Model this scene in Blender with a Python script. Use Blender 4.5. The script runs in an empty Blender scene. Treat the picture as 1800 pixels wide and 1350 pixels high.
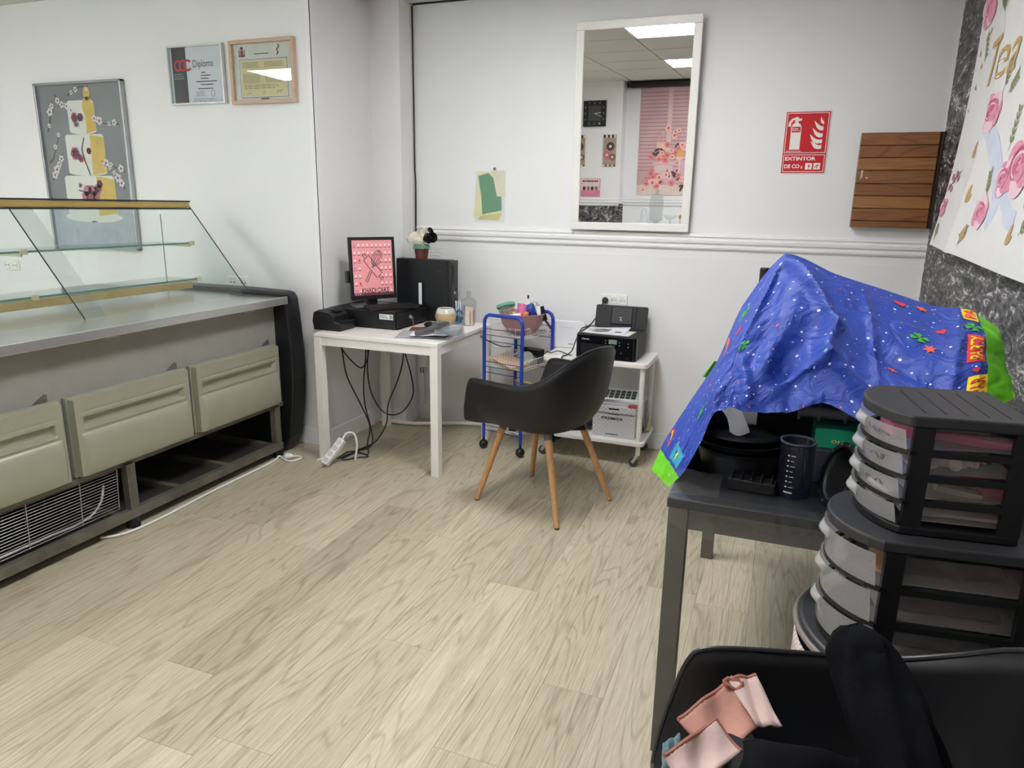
import bpy, math, random
from mathutils import Vector as V, Matrix as M
random.seed(7)
PI = math.pi
scene = bpy.context.scene
COL = scene.collection

# ---------------------------------------------------------------- camera
YAW, PITCH, ROLL, EYE = -0.35940, 0.24586, 0.01735, 1.44
_f = V((math.sin(YAW)*math.cos(PITCH), math.cos(YAW)*math.cos(PITCH), -math.sin(PITCH)))
_r = V((math.cos(YAW), -math.sin(YAW), 0)); _u = _r.cross(_f)
_r2 = _r*math.cos(ROLL)+_u*math.sin(ROLL); _u2 = _u*math.cos(ROLL)-_r*math.sin(ROLL)
cd = bpy.data.cameras.new('camera'); cd.sensor_fit = 'HORIZONTAL'; cd.sensor_width = 36
cd.lens = 36*1248/1800; cd.clip_start = 0.02; cd.clip_end = 100
cam = bpy.data.objects.new('camera', cd); COL.objects.link(cam)
mw = M.Identity(4)
for i in range(3):
    mw[i][0] = _r2[i]; mw[i][1] = _u2[i]; mw[i][2] = -_f[i]
mw[2][3] = EYE
cam.matrix_world = mw
scene.camera = cam

# ---------------------------------------------------------------- world, exposure
world = bpy.data.worlds.new('world'); scene.world = world; world.use_nodes = True
bg = world.node_tree.nodes['Background']
bg.inputs['Color'].default_value = (1.0, 0.96, 1.0, 1); bg.inputs['Strength'].default_value = 6.0
vs = scene.view_settings
vs.view_transform = 'Standard'; vs.look = 'None'; vs.gamma = 1.0; vs.use_curve_mapping = False
vs.exposure = 0.0
LAMP = 40.0            # strength of the ceiling light diffusers
# portal in the opening of the shop window so that the sky light is sampled well
pl = bpy.data.lights.new('window_portal', 'AREA'); pl.shape = 'RECTANGLE'; pl.size = 2.7; pl.size_y = 1.9
pl.cycles.is_portal = True
po = bpy.data.objects.new('window_portal', pl); COL.objects.link(po)
po.location = (-4.25, -2.98, 1.45); po.rotation_euler = (PI/2, 0, PI)

# ---------------------------------------------------------------- materials
def lin(c):
    out = []
    for k in c[:3]:
        k = k/255.0
        out.append(k/12.92 if k <= 0.04045 else ((k+0.055)/1.055)**2.4)
    return (out[0], out[1], out[2], 1.0)
MATS = {}
def nodes(name):
    m = bpy.data.materials.new(name); m.use_nodes = True
    nt = m.node_tree; b = nt.nodes['Principled BSDF']
    return m, nt, b
def N(nt, kind, **kw):
    n = nt.nodes.new(kind)
    for k, v in kw.items():
        setattr(n, k, v)
    return n
def mt(name, c=(128, 128, 128), rough=0.5, metal=0.0, var=0.06, scale=14.0, bump=0.0, bscale=60.0, coat=0.0, spec=0.5, stretch=None, sheen=0.0, trans=0.0):
    """plain surface: base colour with a little procedural mottling, optional fine relief"""
    if name in MATS: return MATS[name]
    m, nt, b = nodes(name)
    tc = N(nt, 'ShaderNodeTexCoord'); mp = N(nt, 'ShaderNodeMapping')
    nt.links.new(tc.outputs['Object'], mp.inputs['Vector'])
    if stretch: mp.inputs['Scale'].default_value = stretch
    nz = N(nt, 'ShaderNodeTexNoise'); nz.inputs['Scale'].default_value = scale; nz.inputs['Detail'].default_value = 3
    nt.links.new(mp.outputs[0], nz.inputs['Vector'])
    cr = N(nt, 'ShaderNodeValToRGB')
    l = lin(c); e = cr.color_ramp.elements
    e[0].position = 0.3; e[1].position = 0.7
    e[0].color = tuple(max(0, k*(1-var)) for k in l[:3])+(1,); e[1].color = tuple(min(1, k*(1+var)) for k in l[:3])+(1,)
    nt.links.new(nz.outputs['Fac'], cr.inputs['Fac']); nt.links.new(cr.outputs['Color'], b.inputs['Base Color'])
    b.inputs['Roughness'].default_value = rough; b.inputs['Metallic'].default_value = metal
    b.inputs['Specular IOR Level'].default_value = spec
    b.inputs['Coat Weight'].default_value = coat
    b.inputs['Sheen Weight'].default_value = sheen
    b.inputs['Transmission Weight'].default_value = trans
    if bump:
        n2 = N(nt, 'ShaderNodeTexNoise'); n2.inputs['Scale'].default_value = bscale; n2.inputs['Detail'].default_value = 4
        nt.links.new(mp.outputs[0], n2.inputs['Vector'])
        bp = N(nt, 'ShaderNodeBump'); bp.inputs['Strength'].default_value = bump; bp.inputs['Distance'].default_value = 0.01
        nt.links.new(n2.outputs['Fac'], bp.inputs['Height']); nt.links.new(bp.outputs['Normal'], b.inputs['Normal'])
    MATS[name] = m
    return m
def glass(name, tint=(240, 250, 246), ior=1.45, rough=0.0, frost=0.0, frostc=(235, 235, 235)):
    """thin clear pane: fresnel mirror over a tinted see-through sheet, optionally cloudy"""
    if name in MATS: return MATS[name]
    m, nt, b = nodes(name); nt.nodes.remove(b); out = nt.nodes['Material Output']
    tr = N(nt, 'ShaderNodeBsdfTransparent'); tr.inputs['Color'].default_value = lin(tint)
    gl = N(nt, 'ShaderNodeBsdfGlossy'); gl.inputs['Roughness'].default_value = rough
    lw = N(nt, 'ShaderNodeLayerWeight'); lw.inputs['Blend'].default_value = 0.5
    pw = N(nt, 'ShaderNodeMath', operation='POWER'); pw.inputs[1].default_value = 4.0
    nt.links.new(lw.outputs['Facing'], pw.inputs[0])
    fr = N(nt, 'ShaderNodeMath', operation='MULTIPLY_ADD'); fr.inputs[1].default_value = 0.85; fr.inputs[2].default_value = ((ior-1)/(ior+1))**2
    nt.links.new(pw.outputs[0], fr.inputs[0])
    mx = N(nt, 'ShaderNodeMixShader')
    src = tr
    if frost:
        df = N(nt, 'ShaderNodeBsdfDiffuse'); tl = N(nt, 'ShaderNodeBsdfTranslucent')
        df.inputs['Color'].default_value = lin(frostc); tl.inputs['Color'].default_value = lin(frostc)
        m2 = N(nt, 'ShaderNodeMixShader'); nt.links.new(df.outputs[0], m2.inputs[1]); nt.links.new(tl.outputs[0], m2.inputs[2])
        m3 = N(nt, 'ShaderNodeMixShader')
        nz = N(nt, 'ShaderNodeTexNoise'); nz.inputs['Scale'].default_value = 25
        ma = N(nt, 'ShaderNodeMapRange'); ma.inputs['To Min'].default_value = frost*0.8; ma.inputs['To Max'].default_value = min(1, frost*1.2)
        nt.links.new(nz.outputs['Fac'], ma.inputs['Value']); nt.links.new(ma.outputs[0], m3.inputs[0])
        nt.links.new(tr.outputs[0], m3.inputs[1]); nt.links.new(m2.outputs[0], m3.inputs[2]); src = m3
    nt.links.new(fr.outputs[0], mx.inputs[0]); nt.links.new(src.outputs[0], mx.inputs[1]); nt.links.new(gl.outputs[0], mx.inputs[2])
    nt.links.new(mx.outputs[0], out.inputs['Surface'])
    MATS[name] = m
    return m
def emit(name, c, s):
    if name in MATS: return MATS[name]
    m, nt, b = nodes(name)
    b.inputs['Base Color'].default_value = lin(c); b.inputs['Emission Color'].default_value = lin(c); b.inputs['Emission Strength'].default_value = s
    b.inputs['Roughness'].default_value = 0.4
    MATS[name] = m
    return m
def woodmat(name, c1, c2, scale=1.0, rough=0.45, axis='X', rnd=True, contrast=1.0, streak=(190, 176, 150)):
    """wood with long grain along an axis, each object shifted by its own random number"""
    if name in MATS: return MATS[name]
    m, nt, b = nodes(name)
    tc = N(nt, 'ShaderNodeTexCoord'); oi = N(nt, 'ShaderNodeObjectInfo')
    off = N(nt, 'ShaderNodeVectorMath', operation='SCALE'); cmb = N(nt, 'ShaderNodeCombineXYZ')
    for k, mul in (('X', 37.0), ('Y', 71.0), ('Z', 13.0)):
        mu = N(nt, 'ShaderNodeMath', operation='MULTIPLY'); mu.inputs[1].default_value = mul if rnd else 0
        nt.links.new(oi.outputs['Random'], mu.inputs[0]); nt.links.new(mu.outputs[0], cmb.inputs[k])
    ad = N(nt, 'ShaderNodeVectorMath', operation='ADD')
    nt.links.new(tc.outputs['Object'], ad.inputs[0]); nt.links.new(cmb.outputs[0], ad.inputs[1])
    mp = N(nt, 'ShaderNodeMapping')
    s = {'X': (0.11, 1, 1), 'Y': (1, 0.11, 1), 'Z': (1, 1, 0.11)}[axis]
    mp.inputs['Scale'].default_value = tuple(k*scale for k in s)
    nt.links.new(ad.outputs[0], mp.inputs['Vector'])
    # cathedral figure: distorted bands
    n0 = N(nt, 'ShaderNodeTexNoise'); n0.inputs['Scale'].default_value = 5.5; n0.inputs['Detail'].default_value = 2; n0.inputs['Distortion'].default_value = 0.6
    nt.links.new(mp.outputs[0], n0.inputs['Vector'])
    mul = N(nt, 'ShaderNodeMath', operation='MULTIPLY'); mul.inputs[1].default_value = 30.0
    nt.links.new(n0.outputs['Fac'], mul.inputs[0])
    sn = N(nt, 'ShaderNodeMath', operation='PINGPONG'); sn.inputs[1].default_value = 1.0
    nt.links.new(mul.outputs[0], sn.inputs[0])
    # fine pores
    mp2 = N(nt, 'ShaderNodeMapping'); s2 = {'X': (0.04, 1, 1), 'Y': (1, 0.04, 1), 'Z': (1, 1, 0.04)}[axis]
    mp2.inputs['Scale'].default_value = tuple(k*scale for k in s2)
    nt.links.new(ad.outputs[0], mp2.inputs['Vector'])
    n1 = N(nt, 'ShaderNodeTexNoise'); n1.inputs['Scale'].default_value = 210; n1.inputs['Detail'].default_value = 5; n1.inputs['Roughness'].default_value = 0.7
    nt.links.new(mp2.outputs[0], n1.inputs['Vector'])
    n3 = N(nt, 'ShaderNodeTexNoise'); n3.inputs['Scale'].default_value = 1.6; n3.inputs['Detail'].default_value = 2
    nt.links.new(mp.outputs[0], n3.inputs['Vector'])
    r1 = N(nt, 'ShaderNodeMapRange'); r1.inputs['From Min'].default_value = 0.0; r1.inputs['From Max'].default_value = 0.38
    nt.links.new(sn.outputs[0], r1.inputs['Value'])
    r2 = N(nt, 'ShaderNodeMapRange'); r2.inputs['From Min'].default_value = 0.36; r2.inputs['From Max'].default_value = 0.62
    nt.links.new(n1.outputs['Fac'], r2.inputs['Value'])
    r3 = N(nt, 'ShaderNodeMapRange'); r3.inputs['From Min'].default_value = 0.35; r3.inputs['From Max'].default_value = 0.65
    nt.links.new(n3.outputs['Fac'], r3.inputs['Value'])
    a1 = N(nt, 'ShaderNodeMath', operation='MULTIPLY'); a1.inputs[1].default_value = 0.34*contrast; nt.links.new(r1.outputs[0], a1.inputs[0])
    a2 = N(nt, 'ShaderNodeMath', operation='MULTIPLY'); a2.inputs[1].default_value = 0.42*contrast; nt.links.new(r2.outputs[0], a2.inputs[0])
    a3 = N(nt, 'ShaderNodeMath', operation='MULTIPLY'); a3.inputs[1].default_value = 0.25; nt.links.new(r3.outputs[0], a3.inputs[0])
    s1 = N(nt, 'ShaderNodeMath', operation='ADD'); nt.links.new(a1.outputs[0], s1.inputs[0]); nt.links.new(a2.outputs[0], s1.inputs[1])
    s3 = N(nt, 'ShaderNodeMath', operation='ADD'); nt.links.new(s1.outputs[0], s3.inputs[0]); nt.links.new(a3.outputs[0], s3.inputs[1])
    cr = N(nt, 'ShaderNodeValToRGB'); e = cr.color_ramp.elements
    e[0].position = 0.08; e[0].color = lin(c1); e[1].position = 0.95; e[1].color = lin(c2)
    nt.links.new(s3.outputs[0], cr.inputs['Fac'])
    # whole-board tone
    hs = N(nt, 'ShaderNodeHueSaturation')
    v = N(nt, 'ShaderNodeMapRange'); v.inputs['To Min'].default_value = 0.90; v.inputs['To Max'].default_value = 1.08
    nt.links.new(oi.outputs['Random'], v.inputs['Value'])
    nt.links.new(v.outputs[0], hs.inputs['Value']); nt.links.new(cr.outputs['Color'], hs.inputs['Color'])
    nt.links.new(hs.outputs['Color'], b.inputs['Base Color'])
    b.inputs['Roughness'].default_value = rough
    bp = N(nt, 'ShaderNodeBump'); bp.inputs['Strength'].default_value = 0.12; bp.inputs['Distance'].default_value = 0.002
    nt.links.new(s3.outputs[0], bp.inputs['Height']); nt.links.new(bp.outputs['Normal'], b.inputs['Normal'])
    MATS[name] = m
    return m

# ---------------------------------------------------------------- mesh builder
class G:
    def __init__(s, m=None):
        s.v = []; s.f = []; s.mi = []; s.M = m or M.Identity(4); s.k = 0
    def add(s, vs, fs):
        o = len(s.v); s.v += [tuple(s.M @ V(p)) for p in vs]
        for f in fs:
            s.f.append(tuple(o+i for i in f)); s.mi.append(s.k)
        return s
    def mat(s, k): s.k = k; return s
    def box(s, x0, x1, y0, y1, z0, z1, m=None):
        P = [(x0,y0,z0),(x1,y0,z0),(x1,y1,z0),(x0,y1,z0),(x0,y0,z1),(x1,y0,z1),(x1,y1,z1),(x0,y1,z1)]
        if m: P = [tuple(m @ V(p)) for p in P]
        return s.add(P, [(0,3,2,1),(4,5,6,7),(0,1,5,4),(1,2,6,5),(2,3,7,6),(3,0,4,7)])
    def cbox(s, c, d, m=None):
        return s.box(c[0]-d[0]/2, c[0]+d[0]/2, c[1]-d[1]/2, c[1]+d[1]/2, c[2]-d[2]/2, c[2]+d[2]/2, m)
    def cyl(s, p0, p1, r0, r1=None, n=12, cap=True):
        p0 = V(p0); p1 = V(p1); r1 = r0 if r1 is None else r1
        a = (p1-p0).normalized(); t = V((0,0,1)) if abs(a.z) < 0.9 else V((1,0,0))
        e1 = a.cross(t).normalized(); e2 = a.cross(e1)
        vs = []
        for p, r in ((p0, r0), (p1, r1)):
            for i in range(n):
                q = 2*PI*i/n; vs.append(tuple(p+e1*(r*math.cos(q))+e2*(r*math.sin(q))))
        fs = [(i, n+i, n+(i+1) % n, (i+1) % n) for i in range(n)]
        if cap: fs += [tuple(range(n)), tuple(range(2*n-1, n-1, -1))]
        return s.add(vs, fs)
    def tube(s, pts, r, n=8, closed=False, sm=0):
        if sm:
            if isinstance(r, (list, tuple)):
                r0 = list(r); r = [r0[i//sm]+(r0[min(len(r0)-1, i//sm+1)]-r0[i//sm])*((i % sm)/sm) for i in range(sm*(len(pts)-1)+1)]
            pts = smooth(pts, sm, closed)
        pts = [V(p) for p in pts]; L = len(pts); vs = []; pe = None
        for i, p in enumerate(pts):
            a = (pts[(i+1) % L] if (closed or i < L-1) else p)-(pts[i-1] if (closed or i > 0) else p)
            if a.length < 1e-9: a = V((0,0,1))
            a.normalize()
            if pe is None:
                t = V((0,0,1)) if abs(a.z) < 0.9 else V((1,0,0)); e1 = a.cross(t).normalized()
            else:
                e1 = (pe-a*pe.dot(a))
                e1 = e1.normalized() if e1.length > 1e-6 else a.orthogonal().normalized()
            pe = e1; e2 = a.cross(e1); rr = r[i] if isinstance(r, (list, tuple)) else r
            for j in range(n):
                q = 2*PI*j/n; vs.append(tuple(p+e1*(rr*math.cos(q))+e2*(rr*math.sin(q))))
        fs = []
        for i in range(L if closed else L-1):
            for j in range(n):
                a0 = i*n; b0 = ((i+1) % L)*n
                fs.append((a0+j, a0+(j+1) % n, b0+(j+1) % n, b0+j))
        if not closed: fs += [tuple(range(n-1, -1, -1)), tuple(range((L-1)*n, L*n))]
        return s.add(vs, fs)
    def lathe(s, prof, c=(0,0,0), n=24, m=None, cap=False):
        vs = []; m = m or M.Identity(4)
        for r, z in prof:
            for i in range(n):
                q = 2*PI*i/n; vs.append(tuple(m @ V((c[0]+r*math.cos(q), c[1]+r*math.sin(q), c[2]+z))))
        fs = []
        for k in range(len(prof)-1):
            for i in range(n):
                fs.append((k*n+i, k*n+(i+1) % n, (k+1)*n+(i+1) % n, (k+1)*n+i))
        if cap: fs += [tuple(range(n-1, -1, -1)), tuple(range((len(prof)-1)*n, len(prof)*n))]
        return s.add(vs, fs)
    def prism(s, poly, h0, h1, m=None):
        """polygon in local xy, extruded along local z from h0 to h1"""
        n = len(poly); m = m or M.Identity(4)
        vs = [tuple(m @ V((x, y, h0))) for x, y in poly]+[tuple(m @ V((x, y, h1))) for x, y in poly]
        fs = [tuple(range(n-1, -1, -1)), tuple(range(n, 2*n))]+[(i, (i+1) % n, n+(i+1) % n, n+i) for i in range(n)]
        return s.add(vs, fs)
    def grid(s, fn, nu, nv, closed_u=False):
        vs = [tuple(fn(i/nu, j/nv)) for j in range(nv+1) for i in range(nu+(0 if closed_u else 1))]
        w = nu if closed_u else nu+1
        fs = [(j*w+i, j*w+(i+1) % w, (j+1)*w+(i+1) % w, (j+1)*w+i) for j in range(nv) for i in range(nu)]
        return s.add(vs, fs)
    def sph(s, c, r, n=12, sc=(1,1,1), m=None):
        mm = m or M.Identity(4)
        return s.lathe([(max(1e-4, r*sc[0]*math.sin(PI*k/(n//2))), -r*sc[2]*math.cos(PI*k/(n//2))) for k in range(n//2+1)], c, n, mm)
    def poly(s, pts): return s.add(pts, [tuple(range(len(pts)))])
    def flat(s, pts2, fn, lay):
        return s.add([tuple(fn(a, b, lay)) for a, b in pts2], [tuple(range(len(pts2)))])

def smooth(pts, k=6, closed=False):
    P = [V(p) for p in pts]; L = len(P); out = []
    rng = range(L) if closed else range(L-1)
    for i in rng:
        p0 = P[(i-1) % L] if (closed or i > 0) else P[0]*2-P[1]
        p1 = P[i]; p2 = P[(i+1) % L]; p3 = P[(i+2) % L] if (closed or i < L-2) else P[-1]*2-P[-2]
        for j in range(k):
            t = j/k
            out.append(0.5*((2*p1)+(p2-p0)*t+(2*p0-5*p1+4*p2-p3)*t*t+(3*p1-p0-3*p2+p3)*t**3))
    if not closed: out.append(P[-1])
    return out

INV = {}
def T(x, y, z): return M.Translation((x, y, z))
def RZ(a): return M.Rotation(a, 4, 'Z')
def RX(a): return M.Rotation(a, 4, 'X')
def RY(a): return M.Rotation(a, 4, 'Y')
def tag(o, label, cat, group=None):
    o['label'] = label; o['category'] = cat
    if group: o['group'] = group
    return o
def thing(name, label, cat, loc=(0,0,0), rz=0.0, group=None):
    o = bpy.data.objects.new(name, None); COL.objects.link(o)
    o.empty_display_size = 0.05
    o.location = loc; o.rotation_euler = (0, 0, rz)
    INV[o] = (T(*loc) @ RZ(rz)).inverted()
    return tag(o, label, cat, group)
def W(root):
    """builder that takes world coordinates and stores them in the root's own frame"""
    return G(INV[root].copy())
def ob(name, g, mats, parent=None, smooth_=False, bevel=0.0, kind=None, label=None, loc=None, solid=0.0, sub=0, seg=2):
    me = bpy.data.meshes.new(name)
    me.from_pydata(g.v, [], g.f)
    mats = mats if isinstance(mats, (list, tuple)) else [mats]
    for m in mats: me.materials.append(m)
    me.polygons.foreach_set('material_index', [min(k, len(mats)-1) for k in g.mi])
    if smooth_: me.polygons.foreach_set('use_smooth', [True]*len(me.polygons))
    me.update()
    if smooth_: me.set_sharp_from_angle(angle=math.radians(38))
    if hasattr(g, 'uv'):
        ul = me.uv_layers.new(name='uv')
        for lp in me.loops: ul.data[lp.index].uv = g.uv[lp.vertex_index]
    o = bpy.data.objects.new(name, me); COL.objects.link(o)
    if parent: o.parent = parent; INV[o] = INV.get(parent, M.Identity(4))
    else: INV[o] = M.Identity(4)
    if loc: o.location = loc
    if kind: o['kind'] = kind
    if label: o['label'] = label
    if solid:
        md = o.modifiers.new('thickness', 'SOLIDIFY'); md.thickness = solid; md.offset = 0
    if bevel:
        md = o.modifiers.new('bevel', 'BEVEL'); md.width = bevel; md.segments = seg; md.limit_method = 'ANGLE'; md.angle_limit = 0.7
        md.harden_normals = False
    if sub:
        md = o.modifiers.new('sub', 'SUBSURF'); md.levels = sub; md.render_levels = sub
    if smooth_ and bevel: pass
    return o
def single(name, g, mats, label, cat, group=None, base=None, **kw):
    """a thing that is one mesh: origin moved to its base"""
    if base is None:
        xs = [p[0] for p in g.v]; ys = [p[1] for p in g.v]; zs = [p[2] for p in g.v]
        base = ((min(xs)+max(xs))/2, (min(ys)+max(ys))/2, min(zs))
    g.v = [(p[0]-base[0], p[1]-base[1], p[2]-base[2]) for p in g.v]
    o = ob(name, g, mats, **kw); o.location = base; INV[o] = T(*base).inverted()
    return tag(o, label, cat, group)
def struct(name, g, m, **kw):
    o = ob(name, g, m, **kw); o['kind'] = 'structure'; return o

_txt = {}
def textpts(body, shear=0.0, bold=0.0):
    key = (body, shear, bold)
    if key not in _txt:
        cu = bpy.data.curves.new('t', 'FONT'); cu.body = body; cu.shear = shear; cu.offset = bold
        cu.resolution_u = 3
        to = bpy.data.objects.new('t', cu); COL.objects.link(to)
        me = bpy.data.meshes.new_from_object(to)
        vs = [(v.co.x, v.co.y) for v in me.vertices]; fs = [tuple(p.vertices) for p in me.polygons]
        bpy.data.objects.remove(to); bpy.data.meshes.remove(me); bpy.data.curves.remove(cu)
        xs = [a for a, b in vs]; ys = [b for a, b in vs]
        x0, x1, y0, y1 = min(xs), max(xs), min(ys), max(ys)
        _txt[key] = ([((a-x0)/(x1-x0), (b-y0)/(y1-y0)) for a, b in vs], fs)
    return _txt[key]
def text(g, body, a0, a1, b0, b1, fn, lay, shear=0.0, bold=0.0, rot=0.0):
    """lettering fitted into the rectangle a0..a1 x b0..b1 of a surface map fn(a, b, layer)"""
    vs, fs = textpts(body, shear, bold)
    ca, cb = (a0+a1)/2, (b0+b1)/2
    P = []
    for x, y in vs:
        a = a0+x*(a1-a0)-ca; b = b0+y*(b1-b0)-cb
        P.append(tuple(fn(ca+a*math.cos(rot)-b*math.sin(rot), cb+a*math.sin(rot)+b*math.cos(rot), lay)))
    return g.add(P, fs)
# flat outlines
def circ(a, b, r, n=14, rb=None, rot=0):
    rb = rb or r
    return [(a+r*math.cos(q)*math.cos(rot)-rb*math.sin(q)*math.sin(rot), b+r*math.cos(q)*math.sin(rot)+rb*math.sin(q)*math.cos(rot)) for q in [2*PI*i/n for i in range(n)]]
def rect(a0, a1, b0, b1): return [(a0, b0), (a1, b0), (a1, b1), (a0, b1)]
def star(a, b, r, n=5, q=0.45, rot=0.3):
    return [(a+(r if i % 2 == 0 else r*q)*math.cos(rot+PI*i/n), b+(r if i % 2 == 0 else r*q)*math.sin(rot+PI*i/n)) for i in range(2*n)]
def heart(a, b, r, rot=0):
    P = []
    for i in range(18):
        t = 2*PI*i/18
        x = 16*math.sin(t)**3/17*r; y = (13*math.cos(t)-5*math.cos(2*t)-2*math.cos(3*t)-math.cos(4*t))/17*r
        P.append((a+x*math.cos(rot)-y*math.sin(rot), b+x*math.sin(rot)+y*math.cos(rot)))
    return P
def stroke(g, pts, w, fn, lay, w2=None):
    w2 = w if w2 is None else w2; n = len(pts)
    A = []; B = []
    for i, (a, b) in enumerate(pts):
        p = pts[max(0, i-1)]; q = pts[min(n-1, i+1)]
        dx, dy = q[0]-p[0], q[1]-p[1]; L = math.hypot(dx, dy) or 1
        ww = (w+(w2-w)*i/max(1, n-1))/2
        A.append(fn(a-dy/L*ww, b+dx/L*ww, lay)); B.append(fn(a+dy/L*ww, b-dx/L*ww, lay))
    g.add([tuple(p) for p in A+B], [(i, i+1, n+i+1, n+i) for i in range(n-1)])
def clover(g, a, b, r, fn, lay, rot=0.2):
    for k in range(4):
        q = rot+k*PI/2
        for s in (-0.26, 0.26): g.flat(circ(a+0.95*r*math.cos(q+s), b+0.95*r*math.sin(q+s), 0.30*r, 9), fn, lay)
        g.flat([(a, b), (a+1.0*r*math.cos(q-0.5), b+1.0*r*math.sin(q-0.5)), (a+1.0*r*math.cos(q+0.5), b+1.0*r*math.sin(q+0.5))], fn, lay)
    stroke(g, [(a, b), (a+0.4*r*math.cos(rot-0.8), b+1.1*r*math.sin(rot-0.8))], 0.18*r, fn, lay)
def bars(g, a0, a1, b0, b1, n, fn, lay, fill=0.45, rag=0.25, seed=1):
    """lines of print too small to read"""
    rr = random.Random(seed); h = (b1-b0)/n
    for i in range(n):
        b = b1-(i+0.5)*h; a = a0; end = a1-(a1-a0)*rag*rr.random()
        while a < end:
            w = (a1-a0)*(0.04+0.10*rr.random()); e = min(end, a+w)
            g.flat(rect(a, e, b-h*fill/2, b+h*fill/2), fn, lay); a = e+(a1-a0)*0.02
# ================================================================ the room
XR, YB, YL, XC, ZC = 0.675, 4.205, 3.45, -2.475, 2.62
XL, YF = -5.8, -3.0
wallm = mt('wall_paint', (233, 233, 233), 0.55, var=0.012, scale=3, bump=0.03, bscale=260)
trimm = mt('white_trim', (236, 236, 236), 0.4, var=0.01)
# floor
fm = mt('floor_underlay', (84, 76, 62), 0.9)
g = G().box(XL-0.3, XR+0.3, YF-0.2, YB+0.3, -0.12, -0.006)
floor = struct('floor', g, fm)
pm = woodmat('oak_plank', (144, 132, 108), (202, 193, 169), 1.0, 0.40, 'Y', contrast=1.0)
PW, PLn = 0.193, 1.342
known = {0: 1.836, 1: 1.469, 2: 2.342, 3: 1.852, 4: 2.62, 5: 1.20, 6: 1.485, 7: 2.30, 8: 1.482, -1: 2.55, -2: 1.15, -3: 1.75}
rr = random.Random(11)
for c in range(-7, 30):
    x1 = -0.378-PW*c; x0 = x1-PW
    if x0 > XR-0.02 or x1 < XL+0.02: continue
    xm = (x0+x1)/2
    ymax = YB if xm > XC else YL
    ymin = -0.5 if xm > -1.92 else (-0.3 if xm > -2.75 else YF)
    y = known.get(c, rr.uniform(1.0, 2.4))
    while y > ymin: y -= PLn
    while y < ymax:
        a, b = max(y, ymin), min(y+PLn, ymax)
        if b-a > 0.03:
            h = (b-a)/2-0.0005; w = min(PW, XR-x0)/2-0.0005
            gg = G().box(-w, w, -h, h, -0.006, 0)
            o = ob('plank', gg, pm, floor); o.location = (x0+w+0.0005, (a+b)/2, 0)
        y += PLn
# walls
struct('wall_back', G().box(XC, XR+0.15, YB, YB+0.15, 0, ZC), wallm)
struct('wall_left', G().box(XL, XC, YL, YB+0.15, 0, ZC), wallm)
struct('wall_pilaster', G().box(XC, -2.272, 4.04, YB, 0, ZC), wallm)
struct('wall_far_left', G().box(XL-0.15, XL, YF, YB, 0, ZC), wallm)
struct('wall_behind', G().box(-1.92, XR+0.15, -0.65, -0.5, 0, ZC), wallm)
struct('wall_behind_pier', G().box(-2.75, -1.92, -0.65, -0.3, 0, ZC), wallm)
struct('wall_inner', G().box(-2.75, -2.6, YF, -0.65, 0, ZC), wallm)
g = G().box(XL, -5.6, YF-0.15, YF, 0, ZC).box(-2.9, -2.6, YF-0.15, YF, 0, ZC).box(-5.6, -2.9, YF-0.15, YF, 0, 0.5).box(-5.6, -2.9, YF-0.15, YF, 2.4, ZC)
struct('wall_front', g, wallm)
al = mt('aluminium', (196, 198, 200), 0.35, 0.9, var=0.03)
g = G()
for x in (-5.6, -4.27, -2.95): g.box(x, x+0.05, YF-0.09, YF-0.04, 0.5, 2.4)
g.box(-5.6, -2.9, YF-0.09, YF-0.04, 0.5, 0.56).box(-5.6, -2.9, YF-0.09, YF-0.04, 2.34, 2.4)
wn = struct('window_1', g, al)
pane = glass('window_glass')
for x in (-5.55, -4.22): ob('pane', G().box(x, x+1.27, YF-0.07, YF-0.062, 0.56, 2.34), pane, wn)
# dark stone wallpaper on the right wall
m, nt, b = nodes('stone_wallpaper')
tc = N(nt, 'ShaderNodeTexCoord'); mp = N(nt, 'ShaderNodeMapping'); mp.inputs['Scale'].default_value = (1, 0.34, 0.95); mp.inputs['Rotation'].default_value = (0.35, 0, 0)
nt.links.new(tc.outputs['Object'], mp.inputs['Vector'])
nz = N(nt, 'ShaderNodeTexNoise'); nz.inputs['Scale'].default_value = 6; nz.inputs['Detail'].default_value = 8; nz.inputs['Roughness'].default_value = 0.62; nz.inputs['Distortion'].default_value = 2.6
nt.links.new(mp.outputs[0], nz.inputs['Vector'])
n2 = N(nt, 'ShaderNodeTexNoise'); n2.inputs['Scale'].default_value = 17; n2.inputs['Detail'].default_value = 6; n2.inputs['Roughness'].default_value = 0.68; n2.inputs['Distortion'].default_value = 4.0
nt.links.new(mp.outputs[0], n2.inputs['Vector'])
mx = N(nt, 'ShaderNodeMath', operation='MULTIPLY_ADD'); mx.inputs[1].default_value = 0.55
nt.links.new(n2.outputs['Fac'], mx.inputs[0])
ml = N(nt, 'ShaderNodeMath', operation='MULTIPLY'); ml.inputs[1].default_value = 0.5; nt.links.new(nz.outputs['Fac'], ml.inputs[0]); nt.links.new(ml.outputs[0], mx.inputs[2])
cr = N(nt, 'ShaderNodeValToRGB'); e = cr.color_ramp.elements
e[0].position = 0.40; e[0].color = lin((14, 14, 17)); e[1].position = 0.66; e[1].color = lin((235, 233, 228))
for p, c in ((0.48, (24, 24, 27)), (0.50, (92, 92, 96)), (0.515, (30, 30, 33)), (0.545, (126, 125, 126)), (0.565, (42, 41, 44)), (0.60, (190, 188, 186))):
    k = e.new(p); k.color = lin(c)
nt.links.new(mx.outputs[0], cr.inputs['Fac']); nt.links.new(cr.outputs['Color'], b.inputs['Base Color'])
b.inputs['Roughness'].default_value = 0.55
bp = N(nt, 'ShaderNodeBump'); bp.inputs['Strength'].default_value = 0.5; bp.inputs['Distance'].default_value = 0.01
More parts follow.
